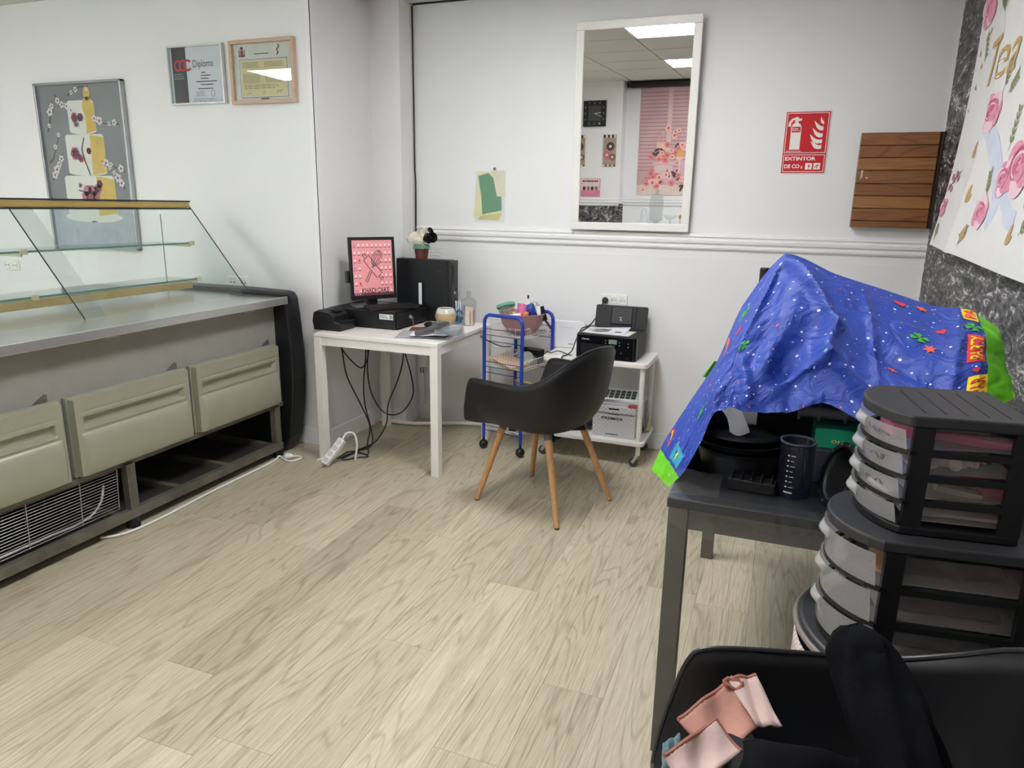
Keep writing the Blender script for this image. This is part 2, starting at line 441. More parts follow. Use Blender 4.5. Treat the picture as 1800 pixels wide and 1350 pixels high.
nt.links.new(mx.outputs[0], bp.inputs['Height']); nt.links.new(bp.outputs['Normal'], b.inputs['Normal'])
stone = m
wr = struct('wall_right', G().box(XR, XR+0.15, -0.65, YB, 0, ZC), wallm)
# the paper itself, with an uneven torn edge beside the corner
rr = random.Random(5); edge = []
z = 0.0
while z < ZC:
    edge.append((YB-0.006-0.016*rr.random(), z)); z += 0.012
poly = [(-0.5, 0.0)]+[(y, z) for y, z in edge]+[(YB-0.01, ZC), (-0.5, ZC)]
g = G(); g.prism(poly, 0, 0.004, M(((0,0,-1,XR),(1,0,0,0),(0,1,0,0),(0,0,0,1))))
ob('wallpaper', g, stone, wr)
# baseboards, chair rails, corner bead
def rail(name, x0, x1, y, s, z0=1.218, z1=1.305):
    """moulded rail on a wall facing -y (s=-1) or +y (s=1)"""
    h = z1-z0
    P = [(0, 0), (0.010, 0.0), (0.016, 0.10), (0.016, 0.20), (0.008, 0.26), (0.008, 0.34), (0.020, 0.42), (0.022, 0.58), (0.010, 0.66), (0.010, 0.74), (0.018, 0.82), (0.016, 0.94), (0.006, 1.0), (0, 1.0)]
    return struct(name, G().prism([(d*s, z0+f*h) for d, f in P], x0, x1, M(((0,0,1,0),(1,0,0,y),(0,1,0,0),(0,0,0,1)))), trimm)
rail('trim_1', -2.255, XR, YB, -1)
rail('trim_2', -2.75, -1.92, -0.3, 1)
rail('trim_3', -1.92, -0.6, -0.5, 1)
bb = 0.105
struct('baseboard_back', G().box(-2.272, XR, YB-0.014, YB, 0, bb), trimm, bevel=0.004)
struct('baseboard_pilaster', G().box(XC+0.014, -2.272, 4.026, 4.04, 0, bb), trimm, bevel=0.004)
struct('baseboard_column', G().box(XC, XC+0.014, YL-0.014, 4.026, 0, bb), trimm, bevel=0.004)
struct('baseboard_left', G().box(XL, XC, YL-0.014, YL, 0, bb), trimm, bevel=0.004)
struct('trim_4', G().box(XC-0.028, XC+0.003, YL-0.003, YL, bb, ZC).box(XC, XC+0.003, YL-0.003, YL+0.028, bb, ZC), trimm)
struct('trim_5', G().box(-2.50, XR, YB-0.0015, YB, 1.168, 1.176), trimm)
# dark panel of stone paper low on the pier behind the camera
ob('wallpaper', G().box(-2.75, -1.87, -0.3, -0.297, 0.0, 1.245), stone, bpy.data.objects['wall_behind_pier'])
# ceiling of square tiles with set-in light panels
cel = struct('ceiling', G().box(XL-0.15, XR+0.15, YF-0.15, YB+0.15, ZC, ZC+0.12), mt('ceiling_grid', (84, 84, 82), 0.6))
tilem = mt('ceiling_tile', (214, 212, 206), 0.8, var=0.02, scale=60, bump=0.15, bscale=180)
lights = set()
for ix, iy in ((0, 0), (0, 3), (-6, 0), (-6, -3)): lights.add((ix, iy))
framem = mt('lamp_frame', (235, 235, 235), 0.4)
dif = emit('lamp_diffuser', (250, 250, 252), LAMP)
NM = {(0,0): 'ceiling light panel nearest the back wall mirror end of the room behind the camera', }
tile_mesh = None
for ix in range(-8, 4):
    for iy in range(-6, 7):
        x0 = -1.25+0.6*ix; y0 = 0.57+0.6*iy
        a0, a1 = max(x0, XL)+0.005, min(x0+0.6, XR)-0.005; b0, b1 = max(y0, YF)+0.005, min(y0+0.6, YB)-0.005
        if a1-a0 < 0.03 or b1-b0 < 0.03: continue
        xm, ym = (a0+a1)/2, (b0+b1)/2
        if (xm < XC and ym > YL) : continue
        if ym < -0.5 and xm > -2.6: continue
        if (ix, iy) in lights:
            col = {0: 'middle', -6: 'left', -7: 'far left'}.get(ix, 'side')
            row = {0: 'beside the camera', 3: 'by the back wall', 1: 'behind the counter'}.get(iy, 'near the window')
            lt = thing('ceiling_light', 'square white light panel set in the ceiling, %s row, %s' % (col, row), 'light', (xm, ym, ZC-0.014), 0, 'ceiling light panels')
            g = G().box(-0.297, 0.297, -0.297, -0.275, 0, 0.014).box(-0.297, 0.297, 0.275, 0.297, 0, 0.014).box(-0.297, -0.275, -0.275, 0.275, 0, 0.014).box(0.275, 0.297, -0.275, 0.275, 0, 0.014)
            ob('frame', g, framem, lt); ob('diffuser', G().box(-0.275, 0.275, -0.275, 0.275, 0.003, 0.012), dif, lt)
            continue
        o = ob('tile', G().box(a0-xm, a1-xm, b0-ym, b1-ym, 0, 0.01), tilem, cel); o.location = (xm, ym, ZC-0.01)

# ================================================================ things hung on the walls
whitep = mt('white_lacquer', (233, 232, 226), 0.35, var=0.02)
blackp = mt('black_plastic', (15, 16, 18), 0.42, var=0.15)
def wmap(y):   # print lying on a wall that faces -y
    return lambda a, b, l: (a, y-0.0006*l, b)
def wmapb(y):  # print on a wall that faces +y
    return lambda a, b, l: (a, y+0.0006*l, b)
# mirror, hung leaning a little forward
mir = thing('wall_mirror', 'tall rectangular mirror in a white frame on the back wall', 'mirror', (-0.865, 4.172, 1.312))
mm = RX(0.027); w2, hh, fw = 0.342, 1.118, 0.044
g = G(mm).box(-w2, w2, -0.012, 0.012, 0, fw).box(-w2, w2, -0.012, 0.012, hh-fw, hh).box(-w2, -w2+fw, -0.012, 0.012, fw, hh-fw).box(w2-fw, w2, -0.012, 0.012, fw, hh-fw)
ob('frame', g, whitep, mir, bevel=0.003)
m, nt, b = nodes('mirror_silver'); b.inputs['Metallic'].default_value = 1; b.inputs['Roughness'].default_value = 0.0
nz = N(nt, 'ShaderNodeTexNoise'); nz.inputs['Scale'].default_value = 3; crr = N(nt, 'ShaderNodeValToRGB'); crr.color_ramp.elements[0].color = (0.80, 0.81, 0.80, 1); crr.color_ramp.elements[1].color = (0.86, 0.87, 0.86, 1)
nt.links.new(nz.outputs['Fac'], crr.inputs['Fac']); nt.links.new(crr.outputs['Color'], b.inputs['Base Color'])
ob('mirror_glass', G(mm).box(-w2+fw-0.002, w2-fw+0.002, -0.006, 0.006, fw-0.002, hh-fw+0.002), m, mir)

# framed cake picture
pf = thing('framed_picture', 'large grey framed picture of a three-tier white and gold cake', 'picture', (-4.19, 3.44, 1.125))
g = W(pf); A0, A1, B0, B1 = -4.56, -3.822, 1.125, 2.138
for q in ((A0, A1, B0, B0+0.014), (A0, A1, B1-0.014, B1), (A0, A0+0.014, B0, B1), (A1-0.014, A1, B0, B1)): g.box(q[0], q[1], YL-0.034, YL-0.002, q[2], q[3])
ob('frame', g, mt('frame_silver', (176, 178, 180), 0.3, 0.85), pf, bevel=0.002)
g = W(pf); fn = wmap(YL-0.012)
pm_ = [mt('art_grey', (138, 138, 142), 0.7, var=0.12, scale=3), mt('art_white', (238, 234, 226), 0.6, var=0.03), mt('art_gold', (226, 190, 92), 0.5, var=0.12), mt('art_twig', (84, 62, 58), 0.7), mt('art_pink', (196, 110, 140), 0.6, var=0.2), mt('art_petal', (240, 226, 228), 0.6), mt('art_red', (140, 54, 70), 0.6), mt('art_pale', (188, 190, 200), 0.6, var=0.1)]
g.mat(0).flat(rect(A0+0.01, A1-0.01, B0+0.01, B1-0.01), fn, 0)
g.mat(7).flat(rect(A0+0.012, A1-0.012, B0+0.012, B0+0.26), fn, 1)
cx = -4.19
tiers = [(1.33, 1.58, 0.215), (1.58, 1.83, 0.165), (1.83, 2.03, 0.115)]
g.mat(1).flat(circ(cx, 1.325, 0.25, 28, 0.035), fn, 2)
g.mat(7).flat([(cx-0.03, 1.14), (cx+0.03, 1.14), (cx+0.02, 1.30), (cx-0.02, 1.30)], fn, 2); g.flat(circ(cx, 1.15, 0.10, 20, 0.022), fn, 3)
for z0, z1, r in tiers:
    P = [(cx-r, z0+0.02)]+[(cx+r*math.cos(PI+PI*i/10), z0+0.02+0.02*math.sin(PI+PI*i/10)) for i in range(1, 10)]+[(cx+r, z0+0.02), (cx+r, z1-0.015), (cx+r-0.015, z1), (cx-r+0.015, z1), (cx-r, z1-0.015)]
    g.mat(1).flat(P, fn, 4)
    g.mat(2).flat([(cx+r*0.25, z0+0.003), (cx+r*0.99, z0+0.02), (cx+r*0.99, z1-0.02), (cx+r*0.30, z1-0.004)], fn, 5)
g.mat(2).flat(circ(cx+0.06, 1.99, 0.045, 14, 0.06), fn, 6); g.flat(circ(cx+0.065, 2.07, 0.03, 10, 0.045), fn, 6); g.mat(1).flat(circ(cx+0.07, 2.09, 0.013, 8), fn, 7)
rr = random.Random(3)
def twig(x, z, a, L, lay):
    P = [(x, z)]
    for i in range(5):
        a += rr.uniform(-0.5, 0.5); P.append((max(A0+0.025, min(A1-0.025, P[-1][0]+L*math.cos(a))), max(B0+0.03, min(B1-0.03, P[-1][1]+L*math.sin(a)))))
    g.mat(3); stroke(g, P, 0.010, fn, lay, 0.004)
    for p in P[1:]:
        if rr.random() < 0.75:
            q = rr.uniform(0, 6); r = rr.uniform(0.009, 0.018); g.mat(5)
            if abs(p[0]-cx) < 0.35 and A0+0.03 < p[0] < A1-0.03 and p[1] < B1-0.04:
                for k in range(5): g.flat(circ(p[0]+r*math.cos(q+k*1.256), p[1]+r*math.sin(q+k*1.256), r*0.62, 7), fn, lay+1)
                g.mat(6).flat(circ(p[0], p[1], r*0.35, 6), fn, lay+2)
for x, z, a in ((A0+0.05, 1.55, 1.2), (A0+0.06, 1.85, 1.0), (A0+0.16, 2.07, -1.0), (A0+0.04, 1.66, 0.2), (A1-0.05, 1.60, 2.2), (A1-0.06, 1.88, 2.8), (A1-0.07, 1.50, 2.0), (cx-0.1, 2.06, 0.3)): twig(x, z, a, 0.042, 6)
g.mat(3); stroke(g, [(cx+0.02, 1.58), (cx-0.01, 1.66), (cx-0.03, 1.74), (cx+0.0, 1.81)], 0.008, fn, 8); stroke(g, [(cx-0.1, 1.49), (cx-0.03, 1.48), (cx+0.05, 1.44), (cx+0.10, 1.5)], 0.007, fn, 8)
def blossom(g, x, z, r, fn, lay, m1, m2, n=6):
    for k in range(n): g.mat(m1).flat(circ(x+r*0.55*math.cos(k*2*PI/n), z+r*0.55*math.sin(k*2*PI/n), r*0.5, 9), fn, lay)
    g.mat(m2).flat(circ(x, z, r*0.32, 9), fn, lay+1)
for x, z, r, p in ((cx+0.0, 1.45, 0.075, 4), (cx+0.07, 1.50, 0.03, 4), (cx-0.09, 1.715, 0.04, 4), (cx-0.045, 1.685, 0.025, 4), (cx-0.06, 1.93, 0.03, 4), (cx-0.01, 1.93, 0.025, 6), (cx-0.05, 1.89, 0.025, 5), (cx+0.03, 1.73, 0.02, 6), (cx+0.09, 1.53, 0.025, 6), (cx-0.08, 1.52, 0.018, 5)): blossom(g, x, z, r, fn, 9, p, 6)
ob('print', g, pm_, pf)
ob('cover_glass', W(pf).box(A0+0.012, A1-0.012, YL-0.027, YL-0.025, B0+0.012, B1-0.012), glass('picture_glass', (250, 252, 252)), pf)
# diploma in a thin silver frame
paper = mt('paper_white', (226, 227, 234), 0.7, var=0.02)
def framed(name, label, A0, A1, B0, B1, fw, fmt, skew):
    o = thing(name, label, 'diploma', ((A0+A1)/2, YL-0.01, B0)); g = W(o)
    for q in ((A0, A1, B0, B0+fw), (A0, A1, B1-fw, B1), (A0, A0+fw, B0+fw, B1-fw), (A1-fw, A1, B0+fw, B1-fw)): g.box(q[0], q[1], YL-0.026, YL-0.002, q[2], q[3])
    ob('frame', g, fmt, o, bevel=0.0015)
    ob('cover_glass', W(o).box(A0+fw, A1-fw, YL-0.018, YL-0.0165, B0+fw, B1-fw), glass('picture_glass'), o)
    return o
d1 = framed('framed_diploma', 'framed diploma with a dark band and red letters, thin silver frame', -3.45, -3.052, 1.978, 2.294, 0.009, mt('frame_bright', (214, 215, 216), 0.3, 0.6), 0)
g = W(d1); fn = wmap(YL-0.008)
dm = [paper, mt('print_charcoal', (58, 60, 66), 0.6), mt('print_red', (200, 62, 70), 0.6), mt('print_ink', (70, 72, 80), 0.7), mt('print_faint', (150, 152, 160), 0.7), mt('print_maroon', (88, 44, 56), 0.7)]
g.mat(0).flat(rect(-3.442, -3.06, 1.985, 2.287), fn, 0)
g.mat(1).flat(rect(-3.428, -3.325, 1.987, 2.285), fn, 1)
for k in range(3): g.mat(2); stroke(g, [(-3.385+0.037*k+0.024*math.cos(q), 2.19+0.026*math.sin(q)) for q in [0.7+i*(2*PI-1.4)/14 for i in range(15)]], 0.013, fn, 3+k)
text(g.mat(3), 'Diploma', -3.275, -3.13, 2.165, 2.215, fn, 2)
g.mat(4); bars(g, -3.42, -3.335, 2.115, 2.15, 3, fn, 2, seed=2)
g.mat(3)
for a, b_, z in ((-3.22, -3.19, 2.148), (-3.225, -3.155, 2.132), (-3.225, -3.17, 2.116), (-3.26, -3.11, 2.10), (-3.23, -3.14, 2.083), (-3.25, -3.14, 2.062)): g.flat(rect(a, b_, z-0.0025, z+0.0025), fn, 2)
g.mat(4); bars(g, -3.27, -3.20, 2.02, 2.05, 4, fn, 2, seed=4); bars(g, -3.29, -3.08, 1.99, 2.012, 4, fn, 2, seed=5)
g.mat(4).flat(circ(-3.145, 2.035, 0.015, 12, 0.019), fn, 2); g.mat(0).flat(circ(-3.145, 2.035, 0.011, 12, 0.015), fn, 3)
g.mat(5).flat(rect(-3.37, -3.335, 1.995, 2.035), fn, 2)
ob('print', g, dm, d1)
d2 = framed('framed_certificate', 'framed certificate with a cream panel, wide light wood frame', -3.003, -2.572, 1.968, 2.298, 0.019, mt('frame_beech', (196, 166, 142), 0.45, var=0.1, stretch=(1, 1, 6)), 0)
g = W(d2)
cm = [mt('certificate_paper', (222, 220, 214), 0.7), mt('certificate_cream', (226, 210, 164), 0.7, var=0.03), mt('print_ink', (70, 72, 80)), mt('print_olive', (120, 112, 96), 0.7), mt('print_crest', (136, 62, 74), 0.7)]
g.mat(0).flat(rect(-2.985, -2.59, 1.985, 2.28), fn, 0)
g.mat(3).flat(rect(-2.945, -2.625, 2.0, 2.2), fn, 1); g.mat(0).flat(rect(-2.942, -2.628, 2.003, 2.197), fn, 2); g.mat(1).flat(rect(-2.936, -2.634, 2.009, 2.191), fn, 3)
g.mat(3); bars(g, -2.925, -2.80, 2.155, 2.185, 4, fn, 4, 0.35, 0.2, 6); bars(g, -2.775, -2.65, 2.155, 2.185, 4, fn, 4, 0.35, 0.2, 7)
bars(g, -2.925, -2.80, 2.075, 2.125, 7, fn, 4, 0.35, 0.1, 8); bars(g, -2.775, -2.65, 2.075, 2.125, 7, fn, 4, 0.35, 0.1, 9); bars(g, -2.92, -2.66, 2.045, 2.07, 3, fn, 4, 0.35, 0.3, 10)
g.mat(2).flat(rect(-2.825, -2.745, 2.134, 2.142), fn, 4); g.flat(rect(-2.81, -2.755, 1.99, 1.997), fn, 4)
stroke(g, [(-2.70, 2.02), (-2.69, 2.035), (-2.68, 2.025), (-2.665, 2.04)], 0.003, fn, 4); stroke(g, [(-2.90, 2.02), (-2.885, 2.028), (-2.875, 2.02)], 0.002, fn, 4); stroke(g, [(-2.795, 2.018), (-2.785, 2.035), (-2.78, 2.02)], 0.002, fn, 4)
g.mat(3).flat(rect(-2.84, -2.745, 2.223, 2.228), fn, 2)
g.mat(4).flat(circ(-2.925, 2.235, 0.010, 10, 0.016), fn, 2)
for s in (-1, 1): g.flat(rect(-2.925+s*0.018-0.003, -2.925+s*0.018+0.003, 2.215, 2.25), fn, 2)
g.flat(circ(-2.925, 2.258, 0.011, 10, 0.008), fn, 2); g.flat(circ(-2.925, 2.218, 0.017, 10, 0.006), fn, 2)
stroke(g, [(-2.69, 2.215), (-2.68, 2.228), (-2.69, 2.24), (-2.675, 2.255), (-2.68, 2.268)], 0.009, fn, 2)
ob('print', g, cm, d2)

# wall sockets
sockm = mt('socket_white', (236, 236, 232), 0.3, var=0.01); dkm = mt('dark_hole', (30, 30, 32), 0.7)
def sockets(name, label, x0, x1, z0, z1, y, n):
    o = thing(name, label, 'socket', ((x0+x1)/2, y, z0)); g = W(o).box(x0, x1, y-0.010, y, z0, z1)
    ob('plate', g, sockm, o, bevel=0.004)
    w = (x1-x0)/n; zc = (z0+z1)/2; r = min(w, z1-z0)*0.40
    for k in range(n):
        xc = x0+w*(k+0.5); g = W(o)
        g.lathe([(r, 0), (r, 0.004), (r*0.9, 0.004), (r*0.86, -0.003), (0.0005, -0.003)], n=18, m=T(xc, y-0.010, zc) @ RX(PI/2))
        s_ = ob('socket_ring', g, sockm, o, True)
        for s in (-1, 1): ob('pin_hole', W(o).cyl((xc+s*r*0.42, y-0.0125, zc), (xc+s*r*0.42, y-0.0075, zc), r*0.13, n=8), dkm, s_)
    return o
sockets('triple_socket', 'white triple wall socket above the black printer', -1.012, -0.852, 0.862, 0.936, YB, 3)
sockets('double_socket', 'white double wall socket seen through the left counter glass', -5.117, -4.967, 0.945, 1.017, YL, 2)
sockets('double_socket', 'white double wall socket beside the counter end, below the diplomas', -3.15, -2.99, 0.927, 1.0, YL, 2)
# junction box with its conduit on the back wall under the desk
jb = thing('junction_box', 'small white junction box with a conduit below the desk', 'junction box', (-2.21, YB, 0))
ob('box', W(jb).box(-2.243, -2.181, YB-0.035, YB, 0.37, 0.475), sockm, jb, bevel=0.003)
ob('conduit', W(jb).box(-2.240, -2.213, YB-0.030, YB-0.014, 0.105, 0.37).box(-2.236, -2.218, YB-0.018, YB, 0.475, 0.74), sockm, jb, bevel=0.002)
for dx in (0.012, 0.03): ob('cable_stub', W(jb).tube([(-2.243+dx, YB-0.03, 0.37), (-2.243+dx, YB-0.035, 0.35), (-2.24+dx, YB-0.03, 0.33)], 0.003, 6), dkm, jb)
# black cable tacked down the corner of the back wall
single('wall_cable', G().tube([(-2.268, YB-0.006, 2.605), (-2.266, YB-0.005, 2.1), (-2.266, YB-0.006, 1.7), (-2.262, YB-0.005, 1.57), (-2.264, YB-0.006, 1.32), (-2.262, YB-0.006, 1.20), (-2.262, YB-0.006, 0.76)], 0.0045, 6, sm=4), blackp, 'thin black cable running down the corner beside the pilaster', 'cable')
single('ceiling_cable', G().tube([(-2.262, YB-0.006, 2.612), (-1.6, YB-0.006, 2.613), (-1.2, YB-0.006, 2.612)], 0.005, 6), blackp, 'thin black cable along the top of the back wall', 'cable')
single('floor_conduit', G().tube([(-2.45, 4.00, 0.02), (-2.2, 4.012, 0.022), (-1.9, 4.12, 0.03), (-1.45, 4.16, 0.05)], 0.012, 8, sm=5), sockm, 'white flexible conduit lying along the back wall under the desk', 'conduit')
# plastic pocket with green paper
pk = thing('plastic_pocket', 'clear plastic pocket with green and cream papers taped to the wall', 'plastic pocket', (-1.75, YB, 1.345))
mm = T(-1.742, YB-0.002, 1.505) @ RY(0.115)
def pmap(a, b, l): return tuple(mm @ V((a, -0.002-0.0008*l, b)))
g = W(pk); g.flat(rect(-0.10, 0.075, -0.15, 0.13), pmap, 0); ob('back_sheet', g, mt('paper_cream', (228, 220, 168), 0.7), pk)
g = W(pk); g.flat([(-0.095, 0.10), (-0.03, 0.125), (0.065, 0.06), (0.085, -0.085), (-0.04, -0.125), (-0.06, -0.02)], pmap, 1.5)
g2 = mt('paper_green', (34, 128, 66), 0.7, var=0.10, scale=8, stretch=(1, 1, 8))
ob('green_paper', g, g2, pk)
g = W(pk); g.flat([(-0.01, 0.145), (0.07, 0.15), (0.10, 0.0), (0.045, -0.005)], pmap, 3); ob('cream_card', g, mt('card_cream', (226, 216, 186), 0.7), pk)
g = W(pk); g.flat([(-0.065, -0.16), (0.075, -0.14), (0.09, -0.10), (-0.05, -0.135)], pmap, 3); ob('yellow_slip', g, mt('slip_yellow', (206, 196, 112), 0.7, var=0.15), pk)
g = W(pk); g.flat([(-0.115, 0.125), (0.085, 0.155), (0.115, -0.155), (-0.085, -0.18)], pmap, 5); ob('clear_sleeve', g, glass('clear_sleeve', (246, 247, 247), 1.4, 0.15, 0.12), pk)
g = W(pk); g.lathe([(0.009, 0), (0.009, 0.004), (0.0004, 0.005)], n=10, m=mm @ T(0.01, -0.006, 0.155) @ RX(PI/2)); ob('hook', g, mt('hook_grey', (110, 104, 88), 0.5), pk)

# fire extinguisher sign
sg = thing('extinguisher_sign', 'red fire extinguisher sign with white pictograms and lettering', 'sign', (0.04, YB, 1.632))
red = mt('sign_red', (200, 16, 36), 0.35, var=0.03); cre = mt('sign_white', (238, 234, 226), 0.4, var=0.01)
ob('plate', W(sg).box(-0.07, 0.148, YB-0.004, YB, 1.632, 1.942), [red], sg)
fn = wmap(YB-0.004); g = W(sg)
def frame2(g, a0, a1, b0, b1, w, lay):
    for q in (rect(a0, a1, b0, b0+w), rect(a0, a1, b1-w, b1), rect(a0, a0+w, b0, b1), rect(a1-w, a1, b0, b1)): g.flat(q, fn, lay)
frame2(g, -0.070, 0.148, 1.632, 1.942, 0.0025, 1)
frame2(g, -0.062, 0.140, 1.735, 1.934, 0.003, 1); frame2(g, -0.062, 0.140, 1.640, 1.727, 0.003, 1)
g.flat([(-0.038, 1.752), (0.012, 1.752), (0.012, 1.865), (0.006, 1.878), (-0.006, 1.886), (-0.006, 1.893), (0.010, 1.897), (0.010, 1.907), (-0.004, 1.905), (-0.006, 1.914), (-0.022, 1.914), (-0.022, 1.886), (-0.032, 1.878), (-0.038, 1.865)], fn, 1)
stroke(g, [(-0.018, 1.908), (-0.034, 1.902), (-0.046, 1.887), (-0.048, 1.868)], 0.010, fn, 1, 0.013)
for x, z, s in ((0.0, 1.764, 0.85), (-0.006, 1.792, 1.1), (0.004, 1.822, 1.15), (0.010, 1.856, 1.15)):
    g.flat([(0.118, z-0.008), (0.118, z+0.010), (0.104+x, z+0.009), (0.092+x, z+0.013), (0.080+x, z+0.021), (0.068+x-0.006*s, z+0.034*s), (0.069+x, z+0.018), (0.076+x, z+0.004), (0.086+x, z-0.006), (0.100+x, z-0.011)], fn, 1)
g.flat([(0.118, 1.874), (0.118, 1.890), (0.110, 1.896), (0.103, 1.914), (0.100, 1.900), (0.104, 1.884)], fn, 1)
text(g, 'EXTINTOR', -0.053, 0.097, 1.697, 1.716, fn, 1, bold=0.03); text(g, 'DE CO', -0.053, 0.022, 1.658, 1.678, fn, 1, bold=0.03); text(g, '2', 0.027, 0.038, 1.658, 1.669, fn, 1, bold=0.03)
for x in (0.050, 0.090): g.flat(rect(x, x+0.033, 1.652, 1.684), fn, 1)
ob('pictogram', g, cre, sg)
g = W(sg); g.flat(rect(-0.034, 0.008, 1.838, 1.866), fn, 2)
g.flat([(0.064, 1.656), (0.074, 1.668), (0.069, 1.669), (0.071, 1.681), (0.060, 1.668), (0.066, 1.667)], fn, 2); stroke(g, [(0.097, 1.660), (0.105, 1.674), (0.118, 1.672)], 0.004, fn, 2); stroke(g, [(0.107, 1.657), (0.109, 1.672)], 0.004, fn, 2)
ob('red_detail', g, red, sg, kind='stuff')
g = W(sg); text(g, 'CO', -0.031, -0.004, 1.845, 1.860, fn, 3, bold=0.03); text(g, '2', -0.002, 0.004, 1.843, 1.850, fn, 3); bars(g, -0.052, 0.03, 1.741, 1.747, 2, fn, 2, seed=12)
ob('small_lettering', g, cre, sg, kind='stuff')

# wooden meter cupboard in the corner
mb = thing('wall_cupboard', 'small wall cupboard with a dark brown plank door in the corner', 'cupboard', (0.48, YB, 1.362))
ob('carcass', W(mb).box(0.300, 0.668, YB-0.045, YB, 1.364, 1.826), mt('cupboard_edge', (66, 44, 30), 0.5), mb)
bw = woodmat('meter_door_wood', (92, 54, 30), (158, 104, 60), 1.2, 0.35, 'X', contrast=0.75)
bw2 = woodmat('meter_door_wood_light', (120, 76, 38), (176, 124, 74), 1.2, 0.35, 'X', contrast=0.75)
zz = [1.826, 1.764, 1.705, 1.645, 1.580, 1.520, 1.458, 1.396, 1.362]
for k in range(8):
    gg = G().box(-0.174, 0.174, -0.008, 0.008, -(zz[k]-zz[k+1])/2+0.0015, (zz[k]-zz[k+1])/2-0.0015)
    o = ob('plank', gg, bw2 if k in (2, 5) else bw, mb, bevel=0.002); p = INV[mb] @ V((0.473, YB-0.053, (zz[k]+zz[k+1])/2)); o.location = p
h = ob('latch', W(mb).box(0.316, 0.328, YB-0.066, YB-0.061, 1.60, 1.645), mt('latch_steel', (190, 186, 170), 0.35, 0.8), mb, bevel=0.001)
g = W(mb); g.cyl((0.322, YB-0.067, 1.606), (0.322, YB-0.0655, 1.606), 0.003, n=8); ob('keyhole', g, dkm, h)
g = W(mb); g.cyl((0.346, YB-0.063, 1.608), (0.346, YB-0.061, 1.608), 0.005, n=8); ob('knob', g, al, mb)
# ================================================================ refrigerated display counter
ct = thing('display_counter', 'refrigerated display counter with slanted glass, steel top and grey-green drawers', 'display counter', (-2.95, 2.25, 0))
CY0, CY1 = 1.15, 3.25
body = mt('counter_grey', (150, 150, 142), 0.42, 0.1, var=0.04); steel = mt('brushed_steel', (206, 206, 203), 0.26, 0.75, var=0.08, scale=6, stretch=(30, 1, 30))
drw = mt('drawer_sage', (166, 166, 146), 0.36, 0.25, var=0.03); blk = mt('counter_black', (18, 20, 24), 0.45, var=0.2)
dusty = mt('dusty_steel', (112, 108, 96), 0.6, 0.4, var=0.3, scale=9); brass = mt('brass_rail', (194, 166, 98), 0.35, 0.5, var=0.06)
ob('body', W(ct).box(-3.46, -2.665, CY0, CY1, 0.30, 0.895), body, ct)
ob('drawer_rail', W(ct).box(-2.665, -2.64, CY0, CY1, 0.292, 0.315), dusty, ct)
ob('worktop', W(ct).box(-3.46, -2.575, CY0, CY1, 0.897, 0.928), steel, ct, bevel=0.003)
ob('worktop_lip', W(ct).box(-2.578, -2.562, CY0, CY1, 0.888, 0.930), steel, ct, bevel=0.004)
for y in (2.20, 3.05): ob('maker_plate', W(ct).box(-2.664, -2.655, y-0.035, y+0.035, 0.862, 0.882), mt('plate_pale', (190, 190, 182), 0.4), ct)
# thick rounded end panels
prof = [(-3.50, 0.02), (-2.72, 0.02), (-2.64, 0.02), (-2.60, 0.10), (-2.568, 0.30), (-2.556, 0.45), (-2.556, 0.62), (-2.572, 0.82), (-2.582, 0.91), (-2.60, 0.942), (-2.63, 0.95), (-2.88, 0.956), (-3.50, 0.956)]
MYX = M(((1,0,0,0),(0,0,1,0),(0,1,0,0),(0,0,0,1)))
for y in (CY1+0.001, CY0-0.121): ob('end_panel', W(ct).prism(prof, y, y+0.12, MYX), blk, ct, bevel=0.012)
ob('end_bumper', W(ct).tube([(-2.93, CY1-0.03, 0.945), (-2.82, CY1-0.05, 0.944), (-2.62, CY1-0.01, 0.94), (-2.585, CY1+0.03, 0.93), (-2.575, CY1+0.04, 0.89)], 0.011, 8, sm=4), blk, ct, True)
# drawers
def drawer(y0, y1, z0=0.318, z1=0.660):
    ob_ = ob('drawer', W(ct).box(-2.664, -2.644, y0, y1, z0, z1), body, ct, bevel=0.004)
    def f(u, v):
        y = y0+(y1-y0)*u; z = z0+(z1-z0)*v; d = 0.0
        e = min(u, 1-u)*(y1-y0)
        if v > 0.985 or v < 0.015 or e < 0.006: d = -0.030
        a = max(0, min(1, (e-0.045)/0.008)); s = max(0, min(1, (v-0.60)/0.035))*max(0, min(1, (0.745-v)/0.012))
        d -= 0.024*a*s
        if 0.575 < v < 0.60: d += 0.004*a
        if v < 0.55:
            q = max(0, min(1, (e-0.018)/0.02)); d += 0.022*q*math.sin(PI*min(1, v/0.55))**0.6
        if 0.80 < v < 0.815 and e > 0.03: d -= 0.002
        return (-2.612+d, y, z)
    ob('drawer_front', W(ct).grid(f, 110, 96), drw, ob_, True)
    ob('corner_plate', W(ct).prism([(0, 0), (0.06, 0), (0.06, 0.028), (0.05, 0.03)], 0, 0.004, T(-2.662, y1-0.09, z1+0.002) @ M(((0,0,1,0),(1,0,0,0),(0,1,0,0),(0,0,0,1)))), dusty, ob_)
drawer(2.585, 3.215); drawer(1.935, 2.555); drawer(1.27, 1.905)
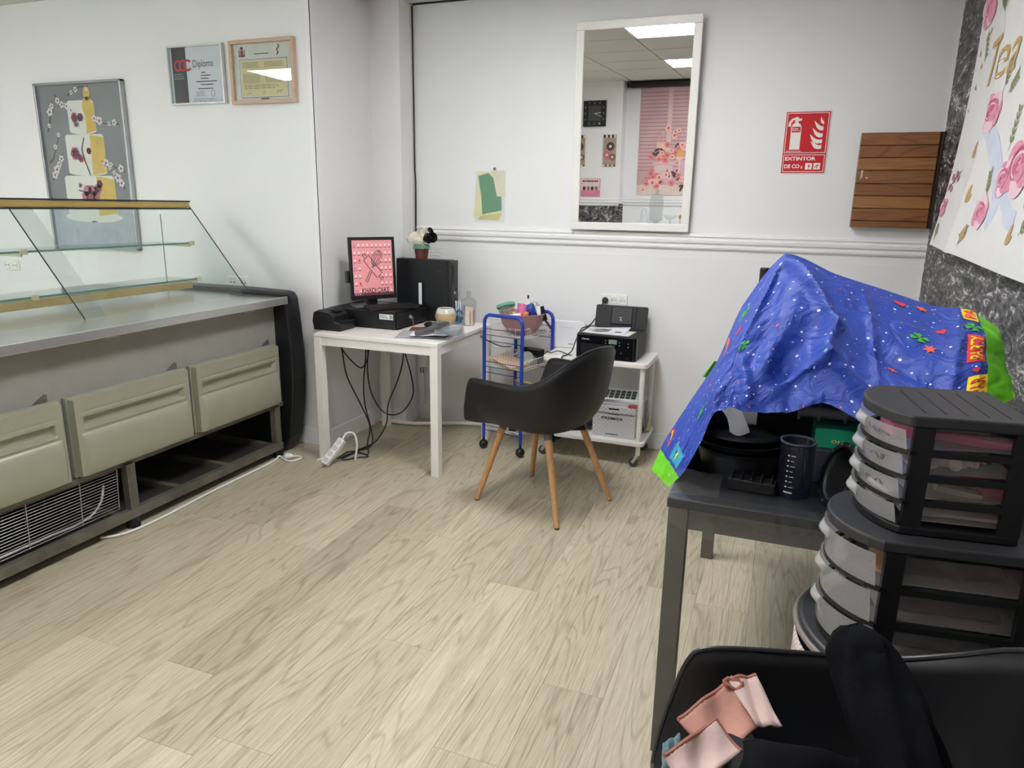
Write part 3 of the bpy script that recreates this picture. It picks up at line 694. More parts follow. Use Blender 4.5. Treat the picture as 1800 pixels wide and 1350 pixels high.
# under-frame
g = W(ct).box(-2.655, -2.615, CY0, 3.20, 0.048, 0.088); ob('front_rail', g, dusty, ct, bevel=0.002)
ob('rear_rail', W(ct).box(-3.40, -3.36, CY0, 3.20, 0.048, 0.088), dusty, ct)
for y in (1.55, 2.10, 2.45, 2.78, 3.14): ob('cross_member', W(ct).box(-3.36, -2.655, y, y+0.035, 0.055, 0.082), dusty, ct)
ob('bottom_tray', W(ct).box(-3.36, -2.66, CY0, 3.20, 0.050, 0.054), mt('tray_dark', (52, 50, 48), 0.7, 0.2), ct)
ob('back_panel', W(ct).box(-3.46, -3.44, CY0, CY1, 0.09, 0.30), blk, ct)
for y in (2.16, 3.155): ob('frame_post', W(ct).box(-2.66, -2.625, y, y+0.045, 0.088, 0.30), dusty, ct)
for y in (1.30, 2.175, 3.18):
    for x in (-2.64, -3.38): ob('foot', W(ct).lathe([(0.030, 0), (0.030, 0.03), (0.026, 0.048)], (x, y, 0), 14, cap=True), blk, ct)
# condenser behind the wire grille
g = W(ct)
for k in range(16): g.box(-2.98, -2.85, 1.30+0.045*k, 1.303+0.045*k, 0.09, 0.27)
ob('condenser', g, mt('condenser_fin', (58, 58, 56), 0.5, 0.6), ct, kind='stuff')
g = W(ct).lathe([(0.0, 0), (0.09, 0.0), (0.10, 0.03), (0.10, 0.10), (0.06, 0.16), (0.0, 0.17)], (-3.15, 1.9, 0.09), 18); ob('compressor', g, blk, ct, True)
g = W(ct)
def gr(y, t): return (-2.66+0.012*t, y, 0.10+0.185*t)
for k in range(15): g.cyl(gr(1.20, k/14), gr(2.13, k/14), 0.0017, n=5)
for y in (1.20, 1.45, 1.72, 1.95, 2.13): g.cyl(gr(y, -0.02), gr(y, 1.02), 0.0024, n=5)
ob('wire_grille', g, mt('wire_chrome', (170, 170, 166), 0.3, 0.8), ct)
ob('inner_cable', W(ct).tube([(-2.69, 2.09, 0.22), (-2.70, 2.07, 0.14), (-2.69, 1.98, 0.10), (-2.70, 1.80, 0.095), (-2.69, 1.62, 0.10), (-2.70, 1.40, 0.096)], 0.005, 6, sm=4), sockm, ct)
# glass superstructure
cg = glass('counter_glass', (248, 252, 251), 1.5); ce = mt('glass_edge', (96, 150, 140), 0.15, var=0.1, trans=0.3)
S = lambda t: (-2.81-0.385*t, 0.93+0.475*t)
def slant(y0, y1, off=0.0):
    a, b_ = S(0), S(1); P = [(a[0]-off, y0, a[1]), (a[0]-off, y1, a[1]), (b_[0]-off, y1, b_[1]), (b_[0]-off, y0, b_[1])]
    return P
for y0, y1 in ((CY0, 2.195), (2.205, 3.235)): ob('front_pane', W(ct).poly(slant(y0, y1)), cg, ct)
for y in (2.20, 3.238): ob('pane_edge', W(ct).cyl((S(0)[0], y, S(0)[1]), (S(1)[0], y, S(1)[1]), 0.003, n=6), mt('pane_edge_dark', (36, 48, 46), 0.3), ct)
ob('joint_strip', W(ct).poly([(p[0]-0.004, p[1], p[2]) for p in slant(2.205, 2.31)]), glass('joint_strip_clear', (236, 240, 240), 1.5, 0.05, 0.14), ct)
side = [(-2.81, 0.93), (-3.195, 1.405), (-3.41, 1.405), (-3.41, 0.93)]
for y in (3.23, CY0+0.01): ob('side_pane', W(ct).poly([(x, y, z) for x, z in side]), cg, ct)
g = W(ct)
g.cyl((-3.41, 3.23, 0.93), (-3.41, 3.23, 1.36), 0.003, n=6); ob('side_pane_edge', g, ce, ct)
ob('top_rail', W(ct).box(-3.245, -3.18, CY0, 3.225, 1.398, 1.428), brass, ct, bevel=0.004)
ob('top_rail_cap', W(ct).box(-3.25, -3.178, CY0, 3.23, 1.429, 1.437).box(-3.215, -3.176, CY0, 3.225, 1.389, 1.397), blk, ct)
for z, x0 in ((1.205, -3.16), (1.005, -3.13)):
    ob('glass_shelf', W(ct).box(x0-0.22, x0, CY0+0.02, 3.18, z-0.003, z+0.003), cg, ct)
    ob('shelf_edge', W(ct).box(x0, x0+0.002, CY0+0.02, 3.18, z-0.0045, z+0.0045), ce, ct)
    for y in (3.175, 2.2): ob('shelf_bracket', W(ct).box(x0-0.01, x0+0.012, y, y+0.03, z-0.012, z+0.012).box(x0-0.26, x0-0.0101, y+0.012, y+0.018, z-0.022, z-0.004), mt('bracket_cream', (206, 196, 166), 0.4), ct)
ob('shelf_lamp_rail', W(ct).box(-3.20, -3.135, CY0+0.02, 3.15, 0.955, 0.992), mt('lamp_rail_brass', (188, 168, 118), 0.35, 0.5, var=0.1), ct, bevel=0.004)
ob('rear_pane', W(ct).poly([(-3.412, CY0, 0.93), (-3.412, 3.22, 0.93), (-3.412, 3.22, 1.40), (-3.412, CY0, 1.40)]), cg, ct)
# white cables on the floor beside the counter
single('counter_cable', G().tube([(-2.66, 2.02, 0.008), (-2.60, 2.10, 0.007), (-2.585, 2.30, 0.007), (-2.60, 2.6, 0.007), (-2.60, 2.90, 0.007), (-2.605, 3.10, 0.007), (-2.62, 3.16, 0.012), (-2.57, 3.14, 0.007), (-2.515, 3.13, 0.007), (-2.49, 3.19, 0.007), (-2.53, 3.215, 0.007), (-2.552, 3.185, 0.012)], 0.0058, 8, sm=6), sockm, 'white power cable lying on the floor along the counter base', 'cable')
pg = thing('power_plug', 'white power plug lying on the floor by the counter end', 'plug', (-2.553, 3.165, 0.0), 0.5)
ob('plug_body', G().lathe([(0.0005, -0.02), (0.017, -0.02), (0.019, -0.005), (0.015, 0.012), (0.007, 0.022)], (0, 0, 0), 14, T(0, 0, 0.02) @ RY(PI/2)), sockm, pg, True)
for s in (-1, 1): ob('pin', G().cyl((-0.02, s*0.009, 0.02), (-0.038, s*0.009, 0.02), 0.0024, n=6), al, pg)
single('wall_side_cable', G().tube([(-2.535, 3.43, 0.16), (-2.50, 3.42, 0.10), (-2.46, 3.38, 0.03), (-2.40, 3.34, 0.006), (-2.36, 3.31, 0.006), (-2.39, 3.20, 0.006)], 0.005, 8, sm=6), sockm, 'white cable hanging from the wall behind the desk leg', 'cable')

# ================================================================ white desk and what stands on it
DX0, DX1, DY0, DY1, DZ = -2.402, -1.636, 3.245, 3.985, 0.74
dk = thing('white_desk', 'white square desk with straight legs in the corner', 'desk', ((DX0+DX1)/2, (DY0+DY1)/2, 0))
dw = mt('desk_white', (236, 234, 228), 0.35, var=0.015)
ob('top', W(dk).box(DX0, DX1, DY0, DY1, DZ-0.022, DZ), dw, dk, bevel=0.003)
lg = 0.046
for x in (DX0, DX1-lg):
    for y in (DY0, DY1-lg): ob('leg', W(dk).box(x, x+lg, y, y+lg, 0, DZ-0.0225), dw, dk, bevel=0.002)
ob('apron', W(dk).box(DX0+lg, DX1-lg, DY0+0.006, DY0+0.03, DZ-0.068, DZ-0.0225), dw, dk); ob('apron', W(dk).box(DX0+lg, DX1-lg, DY1-0.03, DY1-0.006, DZ-0.068, DZ-0.0225), dw, dk)
for x in (DX0+0.006, DX1-0.03): ob('apron', W(dk).box(x, x+0.024, DY0+lg, DY1-lg, DZ-0.068, DZ-0.0225), dw, dk)
bm = mt('black_metal', (15, 16, 20), 0.5, 0.2, var=0.12, bump=0.05, bscale=400)
# cash drawer
cs = thing('cash_drawer', 'black metal cash drawer with a white sticker and keys', 'cash drawer', (-2.24, 3.69, DZ))
ob('case', W(cs).box(-2.475, -2.03, 3.505, 3.875, DZ+0.006, DZ+0.105), bm, cs, bevel=0.003)
ob('front_panel', W(cs).box(-2.029, -2.012, 3.51, 3.87, DZ+0.012, DZ+0.092), bm, cs, bevel=0.004)
for x in (-2.45, -2.06):
    for y in (3.53, 3.85): ob('rubber_foot', W(cs).cyl((x, y, DZ), (x, y, DZ+0.006), 0.012, n=8), blackp, cs)
lk = ob('lock', W(cs).lathe([(0.011, 0), (0.011, 0.008), (0.007, 0.011), (0.0005, 0.011)], n=12, m=T(-2.012, 3.64, DZ+0.062) @ RY(PI/2)), al, cs, True)
g = W(cs); g.cyl((-2.001, 3.64, DZ+0.062), (-1.992, 3.64, DZ+0.058), 0.004, n=6).tube([(-1.994, 3.64+0.010*math.cos(q), DZ+0.048+0.012*math.sin(q)) for q in [i*PI/5 for i in range(10)]], 0.0015, 5, True).box(-1.996, -1.993, 3.645, 3.652, DZ+0.012, DZ+0.04); ob('keys', g, mt('key_metal', (170, 160, 140), 0.3, 0.9), lk)
g = W(cs); fn = lambda a, b, l: (a, 3.5045-0.0005*l, b); g.flat(rect(-2.135, -2.045, DZ+0.058, DZ+0.088), fn, 0); st = ob('sticker', g, mt('sticker_white', (230, 230, 228), 0.5), cs)
g = W(cs); bars(g, -2.13, -2.075, DZ+0.064, DZ+0.084, 4, fn, 1, seed=20)
for i in range(5):
    for j in range(5):
        if (i*j+i) % 2 == 0: g.flat(rect(-2.068+0.004*i, -2.0645+0.004*i, DZ+0.062+0.0045*j, DZ+0.066+0.0045*j), fn, 1)
ob('sticker_print', g, dkm, st)
# receipt printer
rp = thing('receipt_printer', 'black receipt printer on the left corner of the desk', 'receipt printer', (-2.37, 3.40, DZ), 0.0)
P = [(-0.085, 0.0), (0.09, 0.0), (0.095, 0.045), (0.055, 0.052), (0.05, 0.085), (0.02, 0.105), (-0.05, 0.115), (-0.085, 0.10), (-0.095, 0.05)]
ob('case', G().prism(P, -0.075, 0.075, M(((1,0,0,0),(0,0,1,0),(0,1,0,0),(0,0,0,1)))), blackp, rp, bevel=0.006)
ob('window', G().box(-0.03, 0.03, -0.035, 0.035, -0.002, 0.0015, T(0.012, 0, 0.112) @ RY(0.30)), mt('smoked_window', (10, 10, 12), 0.08), rp)
ob('paper_slot', G().box(0.052, 0.10, -0.06, 0.06, 0.046, 0.054), bm, rp, bevel=0.002)
g = G(); bars(g, -0.012, 0.012, -0.003, 0.003, 1, lambda a, b, l: tuple(T(0.042, -0.05, 0.0975) @ RY(0.55) @ V((b, a, 0.0))), 0)
ob('lettering', g, mt('print_pale', (150, 150, 150), 0.5), rp)
# monitor
MA = math.radians(56)
mo = thing('monitor', 'black flat monitor with a pink desktop picture, standing on the cash drawer', 'monitor', (-2.265, 3.655, DZ+0.1055), MA)
tl = T(0, -0.02, 0.045) @ RX(-0.06); mwd, mht = 0.143, 0.360
ob('housing', G(tl).box(-mwd, mwd, 0.0, 0.018, 0, mht), blackp, mo, bevel=0.003)
ob('back_shell', G(tl).prism([(-mwd+0.03, 0.03), (mwd-0.03, 0.03), (mwd-0.03, mht-0.04), (-mwd+0.03, mht-0.04)], 0.018, 0.05, M(((1,0,0,0),(0,0,1,0),(0,1,0,0),(0,0,0,1)))), blackp, mo, bevel=0.008)
bz = 0.017
g = G(tl).box(-mwd, mwd, -0.006, 0.001, 0, 0.024).box(-mwd, mwd, -0.006, 0.001, mht-bz, mht).box(-mwd, -mwd+bz, -0.006, 0.001, 0.024, mht-bz).box(mwd-bz, mwd, -0.006, 0.001, 0.024, mht-bz)
ob('bezel', g, blackp, mo, bevel=0.002)
sx, sz0, sz1 = mwd-bz, 0.024, mht-bz
fn = lambda a, b, l: tuple(tl @ V((a, -0.0015-0.0004*l, b)))
def glow(n, c, s=0.25): return emit(n, c, s)
sm_ = [glow('screen_pink', (224, 150, 152), 0.24), glow('screen_dark', (70, 40, 46), 0.3), glow('screen_line', (84, 50, 56), 0.3), glow('screen_icon', (246, 214, 210)), glow('screen_teal', (60, 130, 140)), glow('screen_violet', (160, 130, 190)), glow('screen_bar', (96, 46, 54), 0.4), glow('screen_red', (196, 50, 60))]
g = G(); g.mat(0).flat(rect(-sx, sx, sz0, sz1), fn, 0); g.mat(6).flat(rect(-sx, sx, sz0, sz0+0.013), fn, 1)
hs_ = sz1-sz0
for r in range(7):
    z = sz1-0.035-r*0.044
    for c in range(9):
        if 1 < r < 6 and 2 <= c <= 5: continue
        x = -sx+0.016+c*0.0275
        k = 3 if (c > 1 or (r+c) % 3) else (5, 4, 7)[r % 3]
        g.mat(k).flat(rect(x-0.005, x+0.005, z, z+0.013), fn, 1); g.mat(2).flat(rect(x-0.010, x+0.010, z-0.008, z-0.005), fn, 1)
for k in range(3): g.mat(3).flat(rect(-sx+0.008+k*0.014, -sx+0.014+k*0.014, sz0+0.004, sz0+0.009), fn, 2)
# rolling pin and whisk drawing
g.mat(2)
def loop(pts, w=0.0045, lay=3): stroke(g, pts+[pts[0]], w, fn, lay)
ca, cb = 0.0, sz0+0.165; ang = math.radians(-52)
def rp_(a, b): return (ca+a*math.cos(ang)-b*math.sin(ang), cb+a*math.sin(ang)+b*math.cos(ang))
def rw_(a, b, q=math.radians(62)): return (ca+a*math.cos(q)-b*math.sin(q), cb+a*math.sin(q)+b*math.cos(q))
loop([rp_(-0.065, -0.022), rp_(0.065, -0.022), rp_(0.065, 0.022), rp_(-0.065, 0.022)]); loop([rp_(-0.095, -0.008), rp_(-0.065, -0.008), rp_(-0.065, 0.008), rp_(-0.095, 0.008)]); loop([rp_(0.065, -0.008), rp_(0.095, -0.008), rp_(0.095, 0.008), rp_(0.065, 0.008)])
stroke(g, [rw_(-0.10, -0.006), rw_(-0.03, -0.006)], 0.0045, fn, 3); stroke(g, [rw_(-0.10, 0.006), rw_(-0.03, 0.006)], 0.0045, fn, 3)
for k in (0.03, 0.018, 0.007): loop([rw_(0.055+0.048*math.cos(q), k*math.sin(q)) for q in [i*2*PI/16 for i in range(16)]], 0.0035)
g.mat(4).flat(circ(ca, cb, 0.008, 8), fn, 4)
text(g.mat(1), 'KHADI CAKE', -sx+0.05, sx-0.03, sz0+0.014, sz0+0.042, fn, 2, bold=0.02)
ob('screen', g, sm_, mo)
ob('neck', G().box(-0.03, 0.03, 0.0, 0.035, 0.008, 0.15), blackp, mo, bevel=0.004)
ob('stand_base', G().prism([(-0.13, -0.055), (0.10, -0.055), (0.12, -0.03), (0.11, 0.10), (-0.11, 0.10)], 0, 0.010), mt('stand_grey', (120, 122, 124), 0.3, 0.4), mo, bevel=0.003)
ob('side_speaker', G(tl).box(-mwd-0.016, -mwd, 0.01, 0.045, 0.10, 0.17), blackp, mo, bevel=0.004)
# keyboard
kb = thing('keyboard', 'black computer keyboard lying on the cash drawer', 'keyboard', (-2.125, 3.625, DZ+0.107), math.radians(52))
ob('case', G(RX(0.04)).box(-0.15, 0.15, -0.06, 0.06, 0.0, 0.014), blackp, kb, bevel=0.004)
g = G(RX(0.04))
for r in range(5):
    for c in range(18): g.box(-0.143+0.0160*c, -0.1295+0.0160*c, -0.052+0.021*r, -0.034+0.021*r, 0.014, 0.019)
ob('keys', g, mt('key_black', (30, 31, 34), 0.45), kb, kind='stuff')
# upright computer
pc = thing('desktop_computer', 'black slim desktop computer standing upright behind the monitor', 'computer', (-2.04, 3.94, DZ))
ob('case', W(pc).box(-2.24, -1.885, 3.892, 3.982, DZ, 1.115), bm, pc, bevel=0.003)
fp = ob('front_panel', W(pc).box(-1.884, -1.862, 3.889, 3.984, DZ+0.002, 1.113), blackp, pc, bevel=0.003)
ob('drive_slot', W(pc).box(-1.8615, -1.860, 3.905, 3.925, 0.98, 1.09), dkm, fp)
for k in range(5): ob('port', W(pc).box(-1.8618, -1.860, 3.925, 3.94, 0.80+0.028*k, 0.815+0.028*k), al if k == 4 else dkm, fp)
ob('power_button', W(pc).lathe([(0.008, 0), (0.008, 0.003), (0.0005, 0.003)], n=10, m=T(-1.862, 3.955, 0.94) @ RY(PI/2)), dkm, fp)
g = W(pc); bars(g, -1.96, -1.925, 1.045, 1.05, 1, lambda a, b, l: (a, 3.8915, b), 0, 0.8, 0); ob('lettering', g, mt('print_dim', (60, 62, 66), 0.5), pc)
# white upright strips beside the monitor
single('white_card', G().box(-2.075, -2.055, 3.870, 3.874, DZ+0.1055, DZ+0.235), paper, 'narrow white card leaning between monitor and computer', 'card')
# flower pot on the computer
fpz = 1.1155
po_ = thing('flower_pot', 'brown pot with black and white paper flowers standing on the computer', 'flower pot', (-2.085, 3.935, fpz))
ob('pot', G().lathe([(0.0005, 0), (0.036, 0), (0.044, 0.055), (0.046, 0.075), (0.0005, 0.07)], n=20), mt('pot_brown', (92, 46, 34), 0.45, var=0.25, scale=40), po_, True)
ob('pot_rim', G().lathe([(0.046, 0.066), (0.053, 0.062), (0.051, 0.076), (0.043, 0.088), (0.034, 0.088)], n=20), mt('rim_green', (96, 134, 112), 0.6, var=0.3, scale=40), po_, True)
pw_ = mt('paper_petal', (236, 232, 218), 0.7); pb_ = mt('petal_black', (26, 26, 30), 0.6)
rr = random.Random(9)
for k, (x, y, z, r, c) in enumerate(((-0.075, 0, 0.125, 0.036, 0), (-0.035, -0.02, 0.125, 0.042, 0), (0.01, -0.03, 0.115, 0.040, 0), (0.055, -0.03, 0.125, 0.034, 1), (0.075, 0.0, 0.13, 0.032, 1), (0.02, 0.0, 0.155, 0.038, 0), (-0.01, 0.02, 0.15, 0.036, 0), (0.05, 0.01, 0.16, 0.03, 1), (0.035, -0.025, 0.15, 0.03, 0))):
    g = G(); m0 = T(x, y, z) @ RX(PI/2+rr.uniform(-0.5, 0.3)) @ RY(rr.uniform(-0.4, 0.4))
    for j in range(4): g.lathe([(r*(1-0.22*j), 0.010*j-0.004), (r*(0.85-0.22*j), 0.010*j-0.010), (r*0.1, 0.008*j-0.012)], n=12, m=m0 @ RZ(j*0.4))
    ob('flower', g, (pw_, pb_)[c], po_)
for x in (-0.04, 0.0, 0.04): ob('stem', G().tube([(x*0.3, 0, 0.07), (x, -0.005, 0.12)], 0.002, 5), mt('stem_green', (86, 110, 66), 0.6), po_)
# bowl, jar, tumbler
bw_ = thing('ceramic_bowl', 'round beige ceramic pot with a pale glazed rim on the desk', 'pot', (-1.858, 3.80, DZ))
pr = [(0.0005, 0.0), (0.034, 0.0), (0.056, 0.025), (0.064, 0.055), (0.060, 0.075)]
ob('body', G().lathe(pr, n=28), mt('clay_beige', (188, 164, 126), 0.6, var=0.08, stretch=(1, 1, 8)), bw_, True)
ob('glazed_rim', G().lathe([(0.060, 0.075), (0.052, 0.097), (0.045, 0.103), (0.041, 0.099), (0.05, 0.08), (0.054, 0.05), (0.0005, 0.02)], n=28), mt('glaze_pale', (206, 206, 194), 0.15, var=0.05), bw_, True)
jr = thing('glass_jar', 'lidded clear glass jar with pink and cream cards inside', 'jar', (-1.735, 3.86, DZ))
jg = glass('jar_glass', (240, 243, 243), 1.5)
ob('jar_body', G().lathe([(0.0005, 0.004), (0.036, 0.0), (0.040, 0.01), (0.046, 0.13), (0.047, 0.14), (0.044, 0.145)], n=24), jg, jr, True)
ob('lid', G().lathe([(0.048, 0.145), (0.040, 0.155), (0.018, 0.165), (0.010, 0.178), (0.016, 0.192), (0.012, 0.203), (0.0005, 0.207)], n=20), jg, jr, True)
ob('card', G(RZ(0.55)).box(-0.024, 0.022, -0.030, -0.028, 0.006, 0.115), mt('card_cream2', (232, 220, 196), 0.6, var=0.1, scale=40), jr, label='cream card inside the jar')
ob('card', G(RZ(1.25)).box(-0.020, 0.020, -0.028, -0.026, 0.010, 0.09), mt('card_pink', (214, 128, 138), 0.6, var=0.25, scale=60), jr, label='pink card inside the jar')
tb = thing('tumbler', 'clear tumbler full of blue sweets behind the glass jar', 'tumbler', (-1.805, 3.885, DZ))
ob('glass', G().lathe([(0.0005, 0.002), (0.028, 0.0), (0.034, 0.115)], n=20), jg, tb, True)
g = G(); rr = random.Random(4)
for k in range(40):
    q = rr.uniform(0, 6.28); r_ = rr.uniform(0, 0.022); g.sph((r_*math.cos(q), r_*math.sin(q), rr.uniform(0.01, 0.085)), 0.007, 6)
ob('blue_filling', g, mt('blue_sweet', (62, 132, 190), 0.35, var=0.3, scale=60), tb, kind='stuff')
for k in range(5): ob('straw', G().cyl((-0.018+0.008*k, 0.004*(k % 3)-0.004, 0.05), (-0.026+0.011*k, 0.006*(k % 3), 0.138), 0.0035, n=6), paper, tb)
# mouse, scanner, papers
ms = thing('computer_mouse', 'black computer mouse beside the cash drawer', 'mouse', (-1.895, 3.66, DZ+0.004), 0.5)
ob('shell', G().sph((0, 0, 0), 1, 14, m=T(0, 0, 0.017) @ M.Diagonal((0.032, 0.052, 0.017, 1))), blackp, ms, True); ob('wheel', G().cyl((-0.004, 0.028, 0.028), (0.004, 0.028, 0.028), 0.008, n=10), bm, ms)
single('brown_mat', G().box(-1.975, -1.80, 3.50, 3.68, DZ+0.0005, DZ+0.0025, T(-1.88, 3.59, 0) @ RZ(0.35) @ T(1.88, -3.59, 0)), mt('mat_brown', (120, 74, 46), 0.6, var=0.35, scale=18), 'small brown patterned mat under the mouse', 'mat')
def sheet(name, label, cx, cy, w, d, rz, z, mat_, curl=0.01, seed=1):
    q = random.Random(seed); a, b_ = q.uniform(1, 4), q.uniform(0, 6)
    def f(u, v):
        x, y = (u-0.5)*w, (v-0.5)*d; e = max(abs(u-0.5), abs(v-0.5))*2
        return (x, y, max(0.0, curl*(e**3)*(0.5+0.5*math.sin(a*math.atan2(v-0.5, u-0.5)+b_))))
    o = ob(name, G().grid(f, 12, 12), mat_, None, True, solid=0.0008); o.location = (cx, cy, z); o.rotation_euler = (0, 0, rz); return tag(o, label, 'paper')
pgy = mt('paper_grey', (170, 172, 176), 0.6, var=0.08, scale=6)
sheet('paper_sheet', 'grey printed sheet lying along the front edge of the desk', -1.80, 3.43, 0.30, 0.20, 0.25, DZ+0.0012, pgy, 0.007, 3)
sheet('paper_sheet', 'white sheet lying under the barcode scanner on the desk', -1.765, 3.455, 0.21, 0.20, 0.10, DZ+0.010, paper, 0.012, 5)
sheet('plastic_sleeve', 'crumpled clear plastic sleeve hanging over the right desk edge', -1.655, 3.43, 0.16, 0.22, 0.5, DZ+0.0235, glass('sleeve_clear', (236, 238, 240), 1.45, 0.1, 0.35, (190, 192, 196)), 0.035, 8)
sc = thing('barcode_scanner', 'dark grey handheld barcode scanner lying on the papers', 'barcode scanner', (-1.775, 3.45, DZ+0.0125), math.radians(75))
gs_ = mt('scanner_grey', (84, 86, 88), 0.45, var=0.08)
ob('handle', G().tube([(-0.12, 0, 0.016), (-0.06, 0.002, 0.018), (0.01, 0, 0.024), (0.045, 0, 0.03)], [0.014, 0.016, 0.018, 0.022], 12, sm=4), gs_, sc, True)
ob('head', G(T(0.07, 0, 0.032)).prism([(-0.04, -0.026), (0.045, -0.036), (0.045, 0.036), (-0.04, 0.026)], -0.018, 0.022), gs_, sc, bevel=0.006)
ob('lens', G().box(0.115, 0.117, -0.028, 0.028, 0.02, 0.045), mt('lens_dark', (12, 12, 14), 0.1), sc)
ob('label_strip', G(T(0.072, 0, 0.0545)).box(-0.03, 0.025, -0.012, 0.012, 0, 0.0015), mt('label_silver', (150, 152, 154), 0.3, 0.6), sc)
# desk cables and power strip
cabs = [[(-2.33, 3.40, 0.70), (-2.335, 3.42, 0.60), (-2.33, 3.45, 0.45), (-2.28, 3.50, 0.28), (-2.22, 3.50, 0.15), (-2.22, 3.47, 0.05), (-2.19, 3.43, 0.008), (-2.17, 3.38, 0.006)],
        [(-2.26, 3.55, 0.70), (-2.27, 3.56, 0.55), (-2.29, 3.56, 0.40), (-2.28, 3.55, 0.26), (-2.23, 3.53, 0.12), (-2.21, 3.50, 0.03), (-2.26, 3.44, 0.007), (-2.27, 3.27, 0.012)],
        [(-2.22, 3.56, 0.70), (-2.26, 3.56, 0.52), (-2.24, 3.56, 0.34), (-2.16, 3.57, 0.22), (-2.05, 3.58, 0.23), (-1.98, 3.60, 0.34), (-2.00, 3.62, 0.46), (-2.04, 3.63, 0.58), (-2.045, 3.64, 0.70)],
        [(-2.06, 3.64, 0.70), (-2.055, 3.63, 0.56), (-2.08, 3.60, 0.42), (-2.13, 3.57, 0.28), (-2.13, 3.54, 0.16), (-2.19, 3.51, 0.05), (-2.27, 3.45, 0.007), (-2.265, 3.25, 0.02)],
        [(-2.36, 3.42, 0.66), (-2.33, 3.45, 0.58), (-2.27, 3.50, 0.50), (-2.24, 3.53, 0.55), (-2.25, 3.55, 0.62), (-2.27, 3.56, 0.70)],
        [(-2.26, 3.26, 0.012), (-2.24, 3.28, 0.006), (-2.21, 3.33, 0.006), (-2.16, 3.37, 0.006), (-2.20, 3.40, 0.006), (-2.30, 3.40, 0.008), (-2.28, 3.24, 0.02)]]
lab = ['black cable hanging nearest the left front desk leg', 'black cable dropping straight to the floor under the desk', 'black cable hanging in a wide loop under the desk', 'black cable hanging from the middle of the desk to the floor', 'short black cable hooked up under the left desk corner', 'black cable coiled on the floor by the white power strip']
for p, l in zip(cabs, lab): single('desk_cable', G().tube(p, 0.0042, 6, sm=6), blackp, l, 'cable', 'black cables under the desk')
single('scanner_cable', G().tube([(-1.66, 3.80, 0.71), (-1.62, 3.86, 0.66), (-1.56, 3.95, 0.61), (-1.52, 4.02, 0.60)], 0.0032, 6, sm=6), blackp, 'thin dark cable running from the desk to the blue trolley', 'cable')
ps = thing('power_strip', 'white power strip leaning beside the front left desk leg', 'power strip', (-2.262, 3.185, 0), math.radians(60))
pt = T(0, 0, 0.082) @ RY(-0.80) @ RX(0.5)
ob('case', G(pt).box(-0.085, 0.085, -0.022, 0.022, -0.018, 0.016), sockm, ps, bevel=0.006)
for k in range(4): ob('outlet', G(pt).lathe([(0.017, 0), (0.016, 0.001), (0.0005, 0.001)], n=14, m=T(-0.06+0.04*k, 0, 0.016)), mt('outlet_grey', (206, 206, 202), 0.4), ps)
ob('lead', G().tube([(0.055, 0.0, 0.140), (0.085, 0.0, 0.175), (0.125, -0.01, 0.165), (0.135, -0.02, 0.10), (0.12, -0.02, 0.008)], 0.0055, 8, sm=5), sockm, ps, True)
# ================================================================ blue wire trolley
TA = -0.24
tr = thing('wire_trolley', 'narrow trolley with blue tube frame and white wire baskets', 'trolley', (-1.475, 3.765, 0), TA)
blu = mt('blue_tube', (24, 62, 170), 0.35, var=0.04); bwire = mt('blue_wire', (30, 44, 104), 0.4); wwire = mt('white_wire', (228, 226, 220), 0.4)
TW, TD, TH = 0.134, 0.33, 0.825
def arch(y):
    P = [(-TW, y, 0.075), (-TW, y, TH-0.05)]+[(-TW+0.045-0.045*math.cos(q), y, TH-0.045+0.045*math.sin(q)) for q in [0.3, 0.8, 1.3]]+[(TW-0.045+0.045*math.sin(q), y, TH-0.045+0.045*math.cos(q)) for q in [0.27, 0.77, 1.27]]+[(TW, y, TH-0.05), (TW, y, 0.075)]
    return P
for y in (0, TD):
    f_ = ob('end_frame', G().tube(arch(y), 0.0105, 10), blu, tr, True)
    for z in (0.74, 0.705, 0.67, 0.545, 0.515, 0.48, 0.35, 0.32, 0.285, 0.15, 0.12):
        ob('cross_wire', G().cyl((-TW, y, z), (TW, y, z), 0.0022, n=6), bwire, f_)
for x in (-TW, TW):
    for y in (0, TD):
        cs_ = ob('caster', G().sph((x, y, 0.028), 0.028, 14), blackp, tr, True)
        ob('caster_stem', G().cyl((x, y, 0.045), (x, y, 0.080), 0.008, n=8), bm, cs_)
for z in (0.70, 0.51, 0.315, 0.125):
    g = G(); y0, y1, x0, x1 = 0.016, TD-0.016, -TW+0.016, TW-0.016; zt = z+0.055
    def ring(zz, dx): g.tube([(x0-dx, y0-dx, zz), (x1+dx, y0-dx, zz), (x1+dx, y1+dx, zz), (x0-dx, y1+dx, zz)], 0.0022, 5, True)
    ring(zt, 0.006); ring(z+0.012, 0.0)
    n = 15
    for k in range(n+1):
        y = y0+(y1-y0)*k/n; g.tube([(x0-0.006, y, zt), (x0, y, z+0.01), (x0+0.02, y, z), (x1-0.02, y, z), (x1, y, z+0.01), (x1+0.006, y, zt)], 0.0016, 4)
    for k in range(7):
        x = x0+(x1-x0)*k/6; g.tube([(x, y0-0.006, zt), (x, y0, z+0.01), (x, y0+0.02, z), (x, y1-0.02, z), (x, y1, z+0.01), (x, y1+0.006, zt)], 0.0016, 4)
    ob('basket', g, wwire, tr)
TM = T(-1.475, 3.765, 0) @ RZ(TA)
def on_trolley(x, y, z): return tuple(TM @ V((x, y, z)))
